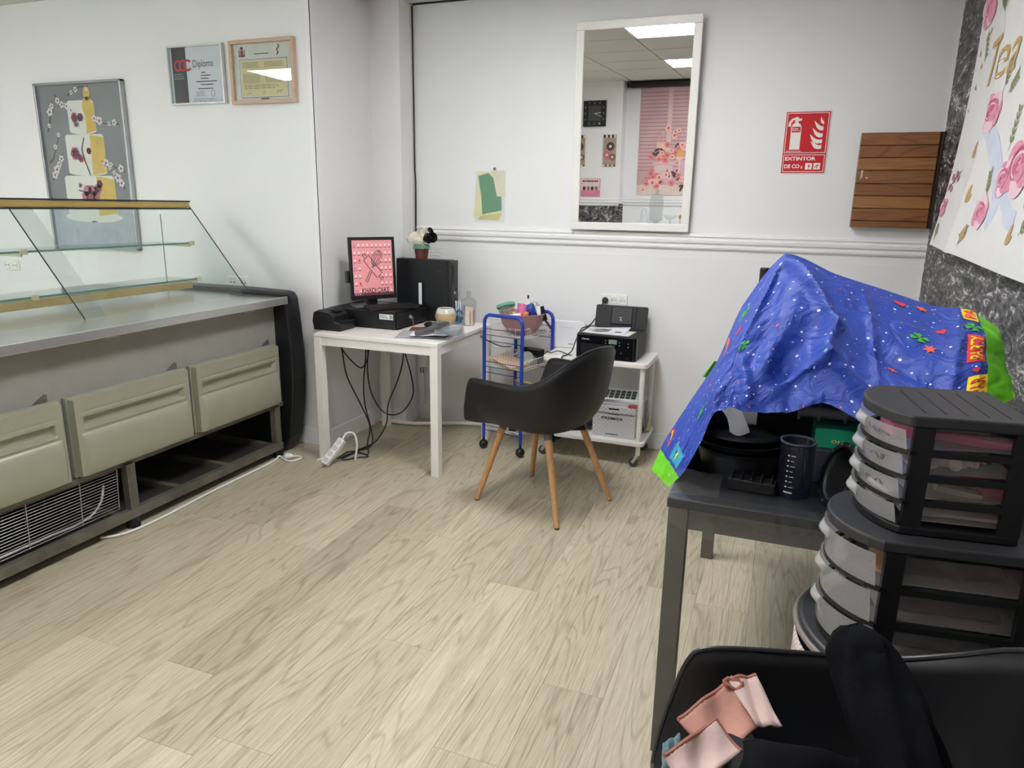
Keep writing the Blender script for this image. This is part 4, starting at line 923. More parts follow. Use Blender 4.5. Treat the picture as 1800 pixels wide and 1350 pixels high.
# mauve bowl with bits and pieces
mauve = mt('bowl_mauve', (178, 136, 138), 0.5, var=0.03)
bc = on_trolley(0.03, 0.15, 0.7022)
bo = single('mixing_bowl', G().lathe([(0.0005, 0.0), (0.05, 0.0), (0.085, 0.02), (0.118, 0.065), (0.134, 0.128), (0.137, 0.13), (0.134, 0.132), (0.128, 0.126), (0.112, 0.068), (0.08, 0.025), (0.0005, 0.008)], bc, 36), mauve, 'mauve plastic bowl full of odds and ends on the blue trolley', 'bowl', smooth_=True)
def inb(x, y, z): return (bc[0]+x, bc[1]+y, bc[2]+z)
tcn = thing('tub', 'clear tub with a teal green lid lying tilted in the mauve bowl', 'tub', inb(-0.075, -0.035, 0.105)); q = RY(-0.35) @ RX(-0.25)
ob('tub_body', G(q).lathe([(0.0005, 0), (0.042, 0), (0.05, 0.06), (0.05, 0.062)], n=20), glass('tub_clear', (236, 240, 236), 1.4, 0.1, 0.25), tcn, True)
ob('lid', G(q).lathe([(0.055, 0.058), (0.057, 0.062), (0.056, 0.076), (0.05, 0.078), (0.047, 0.074), (0.0005, 0.074)], n=22), mt('teal_lid', (110, 176, 152), 0.45, var=0.05), tcn, True)
g = G(q); rr = random.Random(2)
for k in range(10): g.sph((rr.uniform(-0.025, 0.025), rr.uniform(-0.025, 0.025), rr.uniform(0.012, 0.045)), 0.011, 6)
ob('filling', g, mt('filling_gold', (150, 110, 60), 0.5, var=0.5, scale=60), tcn, kind='stuff')
single('pink_cup', G().lathe([(0.0005, 0), (0.026, 0), (0.038, 0.06), (0.0385, 0.062), (0.035, 0.06), (0.024, 0.004)], n=20, m=T(*inb(0.005, -0.02, 0.118)) @ RX(-0.3) @ RY(0.1)), mt('cup_pink', (226, 120, 170), 0.4), 'small bright pink cup in the mauve bowl', 'cup', smooth_=True)
def packet(name, label, cat, x, y, z, w, h, rz, tilt, mats, lay=None):
    mm_ = T(*inb(x, y, z)) @ RZ(rz) @ RY(tilt)
    f = lambda u, v: tuple(mm_ @ V(((u-0.5)*w, -0.012*math.sin(PI*u)*math.sin(PI*v), v*h)))
    f2 = lambda u, v: tuple(mm_ @ V(((u-0.5)*w, 0.012*math.sin(PI*u)*math.sin(PI*v), v*h)))
    g = G().grid(f, 8, 8); g.grid(f2, 8, 8)
    return single(name, g, mats, label, cat, smooth_=True)
packet('blue_packet', 'dark blue sweet packet standing in the mauve bowl', 'packet', 0.075, -0.02, 0.105, 0.06, 0.085, 0.2, -0.35, mt('packet_blue', (34, 58, 140), 0.3, var=0.5, scale=50))
packet('white_packet', 'white paper packet in the mauve bowl next to the blue one', 'packet', 0.105, 0.0, 0.09, 0.035, 0.085, -0.2, -0.15, mt('packet_white', (232, 232, 230), 0.5, var=0.05))
packet('gold_packet', 'brown and gold packet lying at the left of the mauve bowl', 'packet', -0.04, -0.07, 0.10, 0.06, 0.045, 0.1, 0.5, mt('packet_gold', (136, 108, 54), 0.35, var=0.6, scale=70))
packet('orange_packet', 'small orange packet between the pink cup and the blue packet', 'packet', 0.035, -0.045, 0.10, 0.035, 0.045, 0.0, 0.1, mt('packet_orange', (206, 112, 48), 0.4, var=0.3, scale=60))
packet('white_cloth', 'crumpled white wrapper at the front of the mauve bowl', 'wrapper', -0.005, -0.09, 0.10, 0.07, 0.035, 0.0, -0.2, mt('wrapper_white', (236, 228, 226), 0.5, var=0.1, scale=40))
bt = thing('squeeze_bottle', 'white squeeze bottle with a dark tip at the back of the bowl', 'bottle', inb(0.005, 0.05, 0.06))
ob('body', G(RY(0.08)).lathe([(0.0005, 0), (0.02, 0.0), (0.02, 0.10), (0.010, 0.125), (0.004, 0.15)], n=14), mt('bottle_white', (232, 230, 226), 0.4), bt, True); ob('tip', G(RY(0.08)).lathe([(0.005, 0.148), (0.006, 0.168), (0.0005, 0.17)], n=10), blackp, bt, True)
cb_ = thing('plastic_bag', 'clear crumpled plastic bag at the back of the mauve bowl', 'bag', inb(0.055, 0.05, 0.08)); rr = random.Random(21)
def bagf(u, v):
    q = 2*PI*u; r = 0.038*math.sin(PI*(0.12+0.8*v))**0.6*(1+0.18*math.sin(5*q+7*v)+0.12*math.sin(9*q-5*v)); return (r*math.cos(q), r*math.sin(q), 0.11*v)
ob('film', G().grid(bagf, 28, 10, True), glass('bag_clear', (240, 241, 242), 1.45, 0.12, 0.35, (226, 228, 230)), cb_, True)
br_ = thing('brush', 'black bristle brush leaning out of the mauve bowl on the right', 'brush', inb(0.135, 0.03, 0.09)); q = RY(-0.35)
ob('handle', G(q).tube([(0.02, 0, -0.06), (0.0, 0, 0.0), (-0.01, 0, 0.03)], 0.007, 8), blackp, br_, True)
def brf(u, v):
    a = 2*PI*u; r = 0.017*(1+0.25*math.sin(17*a)*math.sin(23*v+a*3)); return tuple(q @ V((r*math.cos(a)-0.005, r*math.sin(a), 0.0+0.085*v)))
ob('bristles', G().grid(brf, 40, 14, True), mt('bristle_black', (16, 16, 18), 0.8), br_, kind='stuff')
# second basket
def nb(u, v):
    return None
nbk = thing('notebook', 'patterned notebook lying tilted in the second basket of the trolley', 'notebook', on_trolley(-0.02, 0.09, 0.53), TA-0.35)
q = RX(0.10) @ RY(0.16)
def dotmat(name, c, dc, sc):
    if name in MATS: return MATS[name]
    m, nt, b = nodes(name); tc = N(nt, 'ShaderNodeTexCoord'); mp = N(nt, 'ShaderNodeMapping'); mp.inputs['Scale'].default_value = (sc, sc, sc); nt.links.new(tc.outputs['Object'], mp.inputs[0])
    ck = N(nt, 'ShaderNodeTexChecker'); ck.inputs['Scale'].default_value = 1; ck.inputs['Color1'].default_value = lin(c); ck.inputs['Color2'].default_value = lin(dc)
    nt.links.new(mp.outputs[0], ck.inputs[0]); nt.links.new(ck.outputs[0], b.inputs['Base Color']); b.inputs['Roughness'].default_value = 0.6; MATS[name] = m; return m
ob('pages', G(q).box(-0.10, 0.10, -0.06, 0.06, 0.0, 0.014), mt('pages_yellow', (206, 196, 120), 0.7), nbk)
ob('cover', G(q).box(-0.102, 0.102, -0.062, 0.062, 0.0141, 0.019), dotmat('cover_pattern', (226, 208, 186), (196, 150, 132), 90), nbk)
tin = thing('storage_jar', 'clear storage jar with a silver lid lying in the second basket', 'jar', on_trolley(0.070, 0.182, 0.515), TA); q = T(0, 0, 0.038) @ RX(1.2) @ RY(0.2)
ob('jar_body', G(q).lathe([(0.0005, -0.05), (0.034, -0.05), (0.036, 0.03), (0.032, 0.035)], n=18), glass('jar_cloudy', (230, 234, 236), 1.5, 0.05, 0.3), tin, True); ob('lid', G(q).lathe([(0.037, 0.034), (0.038, 0.05), (0.0005, 0.052)], n=18), mt('lid_silver', (190, 190, 192), 0.25, 0.9), tin, True)
bb_ = thing('black_box', 'black box with an open flap at the back of the second basket', 'box', on_trolley(0.02, 0.278, 0.5122), TA)
ob('body', G().box(-0.06, 0.075, -0.035, 0.03, 0, 0.085), blackp, bb_, bevel=0.003); ob('flap', G().box(-0.06, 0.0, -0.037, -0.035, 0.085, 0.11, T(0, 0, 0.085) @ RX(0.3) @ T(0, 0, -0.085)), blackp, bb_)
sheet('folded_paper', 'folded white paper in the second basket of the trolley', *on_trolley(-0.045, 0.20, 0)[:2], 0.11, 0.06, 0.4, 0.562, paper, 0.03, 6)
# third basket
ring_ = single('tape_roll', G().lathe([(0.05, -0.012), (0.055, -0.012), (0.055, 0.012), (0.05, 0.012), (0.05, -0.012)], n=28, m=T(*on_trolley(0.085, 0.12, 0.374)) @ RZ(0.4) @ RX(PI/2)), mt('tape_yellow', (198, 186, 96), 0.4), 'roll of yellow tape standing in the third trolley basket', 'tape', smooth_=True)
pp = thing('paint_pot', 'small mauve pot with a dark lid in the third trolley basket', 'pot', on_trolley(0.03, 0.10, 0.317)); ob('body', G().lathe([(0.0005, 0), (0.03, 0), (0.032, 0.06), (0.026, 0.065)], n=16), mt('pot_mauve', (150, 104, 124), 0.4), pp, True); ob('lid', G().lathe([(0.03, 0.062), (0.03, 0.078), (0.0005, 0.079)], n=16), mt('pot_lid', (90, 66, 84), 0.4), pp, True)
single('small_dish', G().lathe([(0.0005, 0), (0.03, 0), (0.042, 0.022), (0.040, 0.022), (0.028, 0.004), (0.0005, 0.003)], on_trolley(0.075, 0.21, 0.317), 20), mt('dish_pink', (214, 168, 168), 0.4), 'small pale pink dish in the third trolley basket', 'dish', smooth_=True)

# ================================================================ white utility cart with the printer
CX0, CX1, KY0, KY1 = -1.248, -0.642, 3.815, 4.178
wc = thing('utility_cart', 'white two-shelf cart on casters against the back wall', 'cart', ((CX0+CX1)/2, (KY0+KY1)/2, 0))
wcm = mt('cart_white', (234, 232, 226), 0.35, var=0.015)
def rrect(x0, x1, y0, y1, r, n=5):
    P = []
    for cx, cy, a in ((x1-r, y0+r, -PI/2), (x1-r, y1-r, 0), (x0+r, y1-r, PI/2), (x0+r, y0+r, PI)):
        P += [(cx+r*math.cos(a+PI/2*i/n), cy+r*math.sin(a+PI/2*i/n)) for i in range(n+1)]
    return P
for nm, z0, z1 in (('top_shelf', 0.580, 0.608), ('lower_shelf', 0.128, 0.152)): ob(nm, W(wc).prism(rrect(CX0, CX1, KY0, KY1, 0.025), z0, z1), wcm, wc, bevel=0.004)
for x in (CX0+0.03, CX1-0.03):
    for y in (KY0+0.03, KY1-0.03):
        ob('post', W(wc).cyl((x, y, 0.070), (x, y, 0.128), 0.013, n=14).cyl((x, y, 0.152), (x, y, 0.58), 0.015, n=14), wcm, wc, True)
        c_ = ob('caster_fork', W(wc).prism([(0, 0.072), (-0.012, 0.072), (-0.034, 0.03), (-0.022, 0.02), (0.004, 0.06)], -0.014, 0.014, T(x, y, 0) @ M(((1,0,0,0),(0,0,1,0),(0,1,0,0),(0,0,0,1)))), al, wc, bevel=0.002)
        ob('caster_wheel', W(wc).cyl((x-0.022, y-0.011, 0.0265), (x-0.022, y+0.011, 0.0265), 0.0262, n=18), mt('caster_grey', (66, 66, 68), 0.4), c_, bevel=0.003)
PX0, PX1, PY0, PY1, PZ0, PZ1 = -1.062, -0.715, 3.845, 4.150, 0.6082, 0.748
pr_ = thing('inkjet_printer', 'black inkjet printer with its rear paper tray raised', 'printer', ((PX0+PX1)/2, (PY0+PY1)/2, PZ0))
gb = mt('gloss_black', (14, 15, 19), 0.15, var=0.1); mbk = mt('matt_black', (28, 29, 32), 0.6, var=0.05)
ob('case', W(pr_).prism(rrect(PX0, PX1, PY0+0.012, PY1, 0.018), PZ0+0.004, PZ1), mbk, pr_, bevel=0.004)
fr_ = ob('front_panel', W(pr_).prism(rrect(PX0, PX1, PY0, PY0+0.06, 0.02), PZ0, PZ1-0.006), gb, pr_, bevel=0.003)
fn = lambda a, b, l: (a, PY0-0.0004-0.0005*l, b)
g = W(pr_); text(g, 'Canon', PX0+0.035, PX0+0.078, PZ1-0.033, PZ1-0.024, fn, 1, bold=0.02); ob('brand_lettering', g, mt('print_silver', (206, 206, 206), 0.4), fr_)
ob('display', W(pr_).box(PX0+0.190, PX0+0.236, PY0-0.0015, PY0, PZ1-0.047, PZ1-0.023), mt('lcd_green', (120, 138, 126), 0.3), fr_)
for k, (x, z) in enumerate(((0.172, 0.030), (0.172, 0.046), (0.252, 0.036), (0.252, 0.053), (0.300, 0.040), (0.300, 0.058), (0.205, 0.056), (0.222, 0.056), (0.262, 0.095))): ob('button', W(pr_).cyl((PX0+x, PY0, PZ1-z), (PX0+x, PY0-0.002, PZ1-z), 0.0042, n=10), mt('button_grey', (96, 98, 102), 0.4), fr_)
ob('paper_exit', W(pr_).box(PX0+0.03, PX0+0.20, PY0-0.002, PY0+0.001, PZ0+0.03, PZ0+0.085), mt('exit_dark', (8, 8, 10), 0.4), fr_)
ob('exit_shelf', W(pr_).box(PX0+0.04, PX0+0.215, PY0-0.045, PY0, PZ0+0.010, PZ0+0.018), gb, pr_, bevel=0.002)
g = W(pr_); bars(g, PX0+0.292, PX0+0.306, PZ0+0.016, PZ0+0.020, 1, fn, 1, 0.8, 0); ob('model_lettering', g, mt('print_dim'  , (60, 62, 66)), fr_)
tm_ = T(PX0+0.195, PY1-0.045, PZ1) @ RX(-0.22)
tray = ob('paper_tray', W(pr_).prism(rrect(-0.155, 0.155, 0.0, 0.135, 0.012), -0.006, 0.0, tm_ @ RX(PI/2)), mbk, pr_, bevel=0.002)
ob('tray_panel', W(pr_).box(-0.055, 0.06, -0.003, 0.0, 0.02, 0.125, tm_), mt('tray_inset', (48, 49, 53), 0.5), tray)
for x in (-0.062, 0.065, 0.085): ob('tray_groove', W(pr_).box(x, x+0.003, -0.0035, 0.0, 0.015, 0.125, tm_), gb, tray)
ob('tray_slot', W(pr_).box(-0.055, 0.065, -0.006, -0.003, 0.020, 0.030, tm_), gb, tray)
g = W(pr_); fnt = lambda a, b, l: tuple(tm_ @ V((a, -0.0035-0.0004*l, b)))
g.flat([(-0.006, 0.05), (0.0, 0.057), (0.006, 0.05), (0.0, 0.046)], fnt, 0); g.flat(rect(-0.008, -0.002, 0.062, 0.066), fnt, 0); g.flat(rect(0.001, 0.006, 0.062, 0.066), fnt, 0); ob('tray_marking', g, mt('print_silver', (206, 206, 206)), tray, kind='stuff')
# printed sheets lying on the printer
shp = thing('printed_sheet', 'white sheet with dark round prints lying on the printer', 'paper', (-0.915, 3.975, PZ1+0.001), 0.0)
def psf(u, v):
    return ((u-0.5)*0.24, (v-0.5)*0.19, 0.002+0.035*max(0, v-0.45)*max(0, u-0.2)+0.01*max(0, 0.3-u)*v)
ob('sheet', G().grid(psf, 10, 10), paper, shp, True, solid=0.0006)
g = G(); fn2 = lambda a, b, l: (psf(a, b)[0], psf(a, b)[1], psf(a, b)[2]+0.001+0.0004*l)
g.mat(0).flat(circ(0.33, 0.45, 0.24, 20, 0.30), fn2, 0); g.mat(1).flat([(0.35, 0.62), (0.42, 0.70), (0.5, 0.62), (0.55, 0.72), (0.60, 0.62), (0.50, 0.52), (0.46, 0.56)], fn2, 1); g.flat(rect(0.72, 0.88, 0.28, 0.45), fn2, 1); g.mat(2).flat(circ(0.14, 0.45, 0.09, 14, 0.20), fn2, 1)
ob('print', g, [mt('print_midgrey', (128, 128, 126), 0.6), mt('print_black', (36, 34, 34), 0.6), mt('print_lightgrey', (196, 192, 180), 0.6)], shp, kind='stuff')
sheet('paper_sheet', 'plain white sheet under the printed one on the printer', -0.885, 3.955, 0.25, 0.17, -0.08, PZ1+0.0006, mt('paper_ivory', (226, 222, 208), 0.7), 0.0, 3)
# router
ro = thing('wifi_router', 'white rounded router standing on the cart beside the printer', 'router', (-1.185, 4.10, 0.6083))
ob('shell', G().prism(rrect(-0.115, 0.115, 0.0, 0.165, 0.03), -0.02, 0.02, RX(PI/2)), mt('router_white', (232, 233, 236), 0.35, var=0.01), ro, bevel=0.006)
g = G(); text(g, 'DIGI', 0.012, 0.042, 0.022, 0.031, lambda a, b, l: (a, -0.0206, b), 0, bold=0.03); ob('lettering', g, mt('print_navy', (60, 68, 110), 0.5), ro)
g = G(); g.flat(rect(-0.05, 0.05, 0.125, 0.128), lambda a, b, l: (a, -0.0206, b), 0); ob('seam', g, mt('router_seam', (206, 208, 212), 0.5), ro)
pb = thing('plug_tangle', 'small tangle of white earphone cable on the cart', 'cable', (-1.16, 3.90, 0.6083)); rr = random.Random(15)
ob('wire', G().tube([(rr.uniform(-0.035, 0.035), rr.uniform(-0.03, 0.03), 0.003+0.006*rr.random()) for k in range(12)], 0.0018, 5, sm=5), sockm, pb)
single('printer_cable', G().tube([(-0.975, YB-0.045, 0.897), (-0.985, YB-0.065, 0.89), (-1.01, 4.13, 0.82), (-1.04, 4.09, 0.765), (-1.06, 4.06, 0.752), (-1.075, 4.00, 0.745), (-1.085, 3.93, 0.69), (-1.10, 3.90, 0.63), (-1.12, 3.85, 0.6125), (-1.13, 3.808, 0.61), (-1.125, 3.803, 0.56)], 0.0036, 6, sm=6), blackp, 'black power cable running from the triple socket behind the printer', 'cable')
pl2 = thing('power_plug', 'black power plug in the triple wall socket', 'plug', (-0.985, YB-0.008, 0.899)); ob('plug_body', G().lathe([(0.019, 0.0), (0.019, 0.012), (0.012, 0.03), (0.006, 0.04), (0.0005, 0.04)], n=16, m=RX(PI/2) @ T(0, 0, 0.003)), blackp, pl2, True)
single('router_cable', G().tube([(-1.29, 3.98, 0.575), (-1.25, 3.90, 0.615), (-1.22, 3.88, 0.613), (-1.17, 3.87, 0.63), (-1.13, 3.875, 0.618), (-1.09, 3.86, 0.612)], 0.003, 6, sm=6), blackp, 'thin black cable lying across the cart beside the router', 'cable')
# things on the lower shelf
bxm = dotmat('premier_pattern', (210, 210, 209), (188, 189, 191), 75)
px_ = thing('cardboard_box', 'grey patterned cardboard box with black lettering on the lower cart shelf', 'box', (-0.82, 3.98, 0.1523), -0.03)
ob('body', G().box(-0.124, 0.124, -0.12, 0.12, 0, 0.165), bxm, px_); ob('lid', G().box(-0.127, 0.127, -0.124, 0.12, 0.1655, 0.185).box(-0.127, 0.127, -0.1265, -0.124, 0.150, 0.185), bxm, px_)
fn = lambda a, b, l: (a, -0.1203-0.0005*l, b); g = G(); text(g, 'PREMIER', -0.07, 0.055, 0.105, 0.122, fn, 1, bold=0.02); bars(g, -0.03, 0.03, 0.137, 0.143, 1, fn, 1, 0.8, 0, 3); bars(g, -0.045, 0.03, 0.015, 0.023, 1, fn, 1, 0.8, 0, 4); ob('lettering', g, mt('print_black', (36, 34, 34)), px_)
g = G(); g.box(-0.03, 0.03, -0.1285, -0.1266, 0.168, 0.176); ob('lid_slot', g, dkm, px_)
for k, (nm, l, dx, dy, rz, z, w, d, h, m_) in enumerate((('magazine', 'thin grey magazine lying on the cardboard box', 0, 0, 0.15, 0.3385, 0.24, 0.19, 0.012, pgy), ('folder', 'pale grey folder on top of the magazine on the lower cart shelf', 0.01, 0.01, -0.1, 0.3508, 0.25, 0.18, 0.016, mt('folder_grey', (184, 184, 184), 0.5, var=0.1)))):
    o = ob(nm, G().box(-w/2, w/2, -d/2, d/2, 0, h), m_, None, bevel=0.002); o.location = (-0.81+dx, 3.98+dy, z); o.rotation_euler = (0, 0, rz); tag(o, l, 'magazine' if k == 0 else 'folder')
pad = thing('button_pad', 'white sheet of dark squares lying on top of the folder', 'card', (-0.80, 3.985, 0.3672), 0.1)
ob('sheet', G(RX(0.12)).box(-0.12, 0.11, -0.085, 0.085, 0.010, 0.016), mt('pad_pale', (214, 216, 214), 0.5), pad)
for r in range(3):
    for c in range(6): ob('square', G(RX(0.12)).box(-0.11+0.032*c, -0.085+0.032*c, -0.07+0.045*r, -0.035+0.045*r, 0.0161, 0.0175), mt('square_dark', (56, 66, 62), 0.5), pad)
single('red_card', G().box(-0.745, -0.70, 3.86, 3.885, 0.340, 0.350), mt('card_red', (178, 50, 54), 0.5), 'small red card sticking out under the magazine', 'card')
rg = sheet('cream_paper', 'crumpled cream paper beside the cardboard box on the cart', -0.672, 4.06, 0.05, 0.10, 0.3, 0.155, mt('paper_cream2', (206, 200, 172), 0.7), 0.10, 2)
single('dark_pouch', G().sph((-1.03, 3.99, 0.20), 1, 14, m=T(-1.03, 3.99, 0.20) @ M.Diagonal((0.075, 0.10, 0.045, 1)) @ T(1.03, -3.99, -0.20)), mt('pouch_dark', (40, 38, 44), 0.7, var=0.3), 'dark pouch lying left of the cardboard box on the cart', 'pouch', smooth_=True)

# ================================================================ moulded shell chairs
shellm = mt('shell_black', (15, 16, 19), 0.5, var=0.08, bump=0.02, bscale=500)
beech = woodmat('beech_leg', (158, 108, 66), (206, 158, 108), 2.5, 0.45, 'Z')
KEYS = [(0.262, 0.0, 0.428), (0.268, 0.12, 0.425), (0.284, 0.215, 0.418), (0.292, 0.262, 0.424), (0.284, 0.284, 0.475), (0.262, 0.298, 0.56), (0.238, 0.306, 0.632), (0.205, 0.310, 0.657), (0.10, 0.313, 0.661), (-0.03, 0.308, 0.664), (-0.12, 0.288, 0.680), (-0.19, 0.248, 0.722), (-0.242, 0.185, 0.780), (-0.272, 0.100, 0.818), (-0.282, 0.0, 0.828)]
def shell_chair(name, label, loc, face):
    o = thing(name, label, 'chair', loc, face)
    half = smooth(KEYS, 4); rim = [V(p) for p in half]+[V((p[0], -p[1], p[2])) for p in reversed(half[1:-1])]
    n = len(rim); C0 = V((0.03, 0, 0.402))
    def f(u, v):
        r_ = rim[int(round(u*n)) % n]; h = 1-(1-v)**1.75; side = max(0.0, r_.z-0.43)
        zz = C0.z+(0.43-C0.z)*v**2+side*(max(0, (v-0.30)/0.70)**2.0)
        lip = 0.010*max(0, (v-0.93)/0.07)
        return (C0.x+(r_.x-C0.x)*(h+lip), C0.y+(r_.y-C0.y)*(h+lip), zz-lip*0.4)
    sh = ob('shell', G().grid(f, n, 22, True), shellm, o, True, solid=0.007)
    ob('rim', G().tube([f(i/n, 1.0) for i in range(n)], 0.0052, 8, True), mt('shell_rim_highlight', (30, 32, 36), 0.35), o, True)  # rim bead paler than the shell: the edge highlight is put into its colour
    br = G()
    for a in (0.785, -0.785): br.box(-0.19, 0.19, -0.014, 0.014, 0.375, 0.390, RZ(a))
    ob('bracket', br, mt('bracket_black', (26, 26, 28), 0.4, 0.5), o)
    ob('mount_plate', G().box(-0.075, 0.075, -0.075, 0.075, 0.388, 0.400), blackp, o)
    for sx_ in (-1, 1):
        for sy_ in (-1, 1):
            a = V((0.03+0.135*sx_, 0.135*sy_, 0.405)); b_ = V((0.012+0.250*sx_, 0.222*sy_, 0.006))
            lg_ = ob('leg', G().cyl(b_, a, 0.0125, 0.0185, 14), beech, o, True)
            ob('leg_tip', G().cyl(b_-(a-b_).normalized()*0.006, b_, 0.0115, 0.0125, 12), mt('leg_tip_brown', (74, 54, 38), 0.6), lg_)
            ob('leg_sleeve', G().cyl(a-(a-b_)*0.06, a+(a-b_)*0.01, 0.0195, 0.0195, 14), mt('sleeve_grey', (92, 84, 78), 0.5), lg_)
    return o
ch1 = shell_chair('shell_chair', 'black moulded armchair with wooden legs in front of the trolley', (-1.005, 3.18, 0), math.atan2(0.33, -0.944))
ob('screw', G().cyl((-0.30, -0.10, 0.72), (-0.306, -0.10, 0.72), 0.006, n=8), al, ch1)
# ================================================================ dark table with the covered pile
from mathutils import noise as NZ
TBX0, TBX1, TBY0, TBY1, TBZ = -0.212, 0.640, 1.672, 2.92, 0.745
dt = thing('dark_table', 'grey table with a dark top under the blue party cloth', 'table', ((TBX0+TBX1)/2, (TBY0+TBY1)/2, 0))
tg = mt('table_grey', (98, 96, 90), 0.5, 0.2, var=0.05); tt = mt('table_top_dark', (24, 25, 28), 0.45, var=0.15)
ob('top', W(dt).box(TBX0, TBX1, TBY0, TBY1, TBZ-0.024, TBZ), tt, dt, bevel=0.002)
for x in (TBX0+0.004, TBX1-0.052):
    for y in (TBY0+0.004, TBY1-0.052): ob('leg', W(dt).box(x, x+0.048, y, y+0.048, 0, TBZ-0.0245), tg, dt, bevel=0.002)
for y in (TBY0+0.012, TBY1-0.036): ob('apron', W(dt).box(TBX0+0.053, TBX1-0.053, y, y+0.022, TBZ-0.08, TBZ-0.0245), tg, dt)
for x in (TBX0+0.012, TBX1-0.036): ob('apron', W(dt).box(x, x+0.022, TBY0+0.053, TBY1-0.053, TBZ-0.08, TBZ-0.0245), tg, dt)
# clear film wrapped round the table corner and front edge
film = glass('clear_film', (250, 250, 250), 1.45, 0.10, 0.035, (214, 214, 214))
def ff(u, v):
    x = TBX0-0.006+0.42*u; w = 0.004*NZ.noise(V((u*18, v*5, 1.3)))
    if v < 0.35: return (x, TBY0+0.05*(1-v/0.35)-0.006+w*0.2, TBZ+0.002+abs(w)*0.5)
    t = (v-0.35)/0.65; return (x, TBY0-0.008-0.012*math.sin(PI*t)+w, TBZ+0.001-(0.05+0.06*min(1, u*2.0)+0.015*math.sin(u*9))*t)
cf = thing('plastic_film', 'clear plastic film wrapped over the front edge of the dark table', 'plastic film', (0.0, TBY0, TBZ-0.1))
ob('film', W(cf).grid(ff, 60, 16), film, cf, True)
def ff2(u, v): return (TBX0-0.012+0.13*u, TBY0+0.02+0.10*v+0.02*u, TBZ+0.004+0.035*v*(1-0.3*u)+0.006*NZ.noise(V((u*6, v*6, 4))))
ob('film_corner', W(cf).grid(ff2, 14, 12), film, cf, True)
# ---- blue party cloth
TT = [(-0.298, 1.95, 0.707), (-0.274, 2.0, 0.783), (-0.218, 2.1, 0.89), (-0.159, 2.2, 0.997), (-0.108, 2.3, 1.153), (-0.001, 2.35, 1.312), (0.149, 2.35, 1.258), (0.276, 2.35, 1.221), (0.406, 2.3, 1.186), (0.487, 2.25, 1.185), (0.547, 2.2, 1.15)]
BB = [(-0.226, 1.8, 0.723), (-0.193, 1.8, 0.766), (-0.156, 1.82, 0.85), (-0.13, 1.85, 0.929), (-0.07, 1.88, 0.931), (0.041, 1.9, 0.93), (0.131, 1.9, 0.973), (0.235, 1.85, 0.938), (0.338, 1.8, 0.935), (0.444, 1.85, 0.976), (0.546, 1.95, 1.021)]
def row(P, u, soft=0.6):
    x = max(0.0, min(1.0, u))*10; i = min(9, int(x)); t = x-i
    p0 = V(P[max(0, i-1)]); p1 = V(P[i]); p2 = V(P[i+1]); p3 = V(P[min(10, i+2)])
    c = 0.5*((2*p1)+(p2-p0)*t+(2*p0-5*p1+4*p2-p3)*t*t+(3*p1-p0-3*p2+p3)*t**3)
    return c*soft+(p1+(p2-p1)*t)*(1-soft)
def seg(u, v, a, b):
    dx, dy = b[0]-a[0], b[1]-a[1]; t = max(0, min(1, ((u-a[0])*dx+(v-a[1])*dy)/(dx*dx+dy*dy)))
    return math.hypot((u-a[0]-t*dx)*1.3, (v-a[1]-t*dy)*0.6), t
FOLDS = [((0.50, 0.0), (0.60, 0.50), 0.050, 0.016), ((0.60, 0.50), (0.585, 0.75), 0.03, 0.016), ((0.585, 0.72), (0.70, 0.92), 0.035, 0.014), ((0.50, 0.02), (0.46, 0.60), -0.03, 0.03),
         ((0.50, 0.0), (0.40, 0.45), 0.018, 0.012), ((0.47, 0.62), (0.45, 0.80), 0.035, 0.02), ((0.585, 0.75), (0.47, 0.88), 0.030, 0.018), ((0.54, 0.55), (0.50, 0.80), -0.05, 0.035), ((0.66, 0.1), (0.71, 0.9), 0.010, 0.008), ((0.70, 0.55), (0.84, 0.72), -0.025, 0.03),
         ((0.40, 0.62), (0.42, 0.95), 0.022, 0.014), ((0.86, 0.05), (0.84, 0.9), 0.012, 0.012), ((0.30, 0.3), (0.42, 0.55), 0.014, 0.012), ((0.63, 0.35), (0.78, 0.30), 0.008, 0.01)]
def CL(u, v, lay=0.0):
    if v < 0:
        t = row(TT, u); q = max(0.0, min(1.0, (u-0.08)/0.3)); return t+V((0.0, -0.28*v*q, (0.62*v-0.25*v*v)*q))
    p = row(TT, u)*(1-v)+row(BB, u)*v
    hang = 1.0 if u > 0.28 else u/0.28
    p = p+V((0, -0.055, 0.030))*(math.sin(PI*v)*hang*(1.0 if u < 0.9 else (1-u)/0.1))
    n = V((0.15, -0.78, 0.6))
    d = 0.0
    for a, b_, h, w in FOLDS:
        r, t = seg(u, v, a, b_); d += h*math.exp(-(r/w)**2*0.5)*(0.35+0.65*math.sin(PI*(0.15+0.7*t)))
    d *= min(1, v/0.10) if True else 1
    d += 0.013*NZ.noise(V((u*9, v*5, 0.3)))*min(1, v*6)+0.006*NZ.noise(V((u*26, v*14, 5.1)))*min(1, v*8)
    if v > 0.9: d += 0.006*NZ.noise(V((u*60, 3.0, 1.0)))*(v-0.9)*10
    return p+n*(d+0.0011*lay)
m, nt, b = nodes('party_cloth'); uvn = N(nt, 'ShaderNodeUVMap'); uvn.uv_map = 'uv'
vo = N(nt, 'ShaderNodeTexVoronoi'); vo.voronoi_dimensions = '2D'; vo.inputs['Scale'].default_value = 26; vo.inputs['Randomness'].default_value = 1.0
nt.links.new(uvn.outputs[0], vo.inputs['Vector'])
sx_ = N(nt, 'ShaderNodeSeparateColor'); nt.links.new(vo.outputs['Color'], sx_.inputs[0])
th = N(nt, 'ShaderNodeMath', operation='MULTIPLY'); th.inputs[1].default_value = 0.105; nt.links.new(sx_.outputs[1], th.inputs[0])
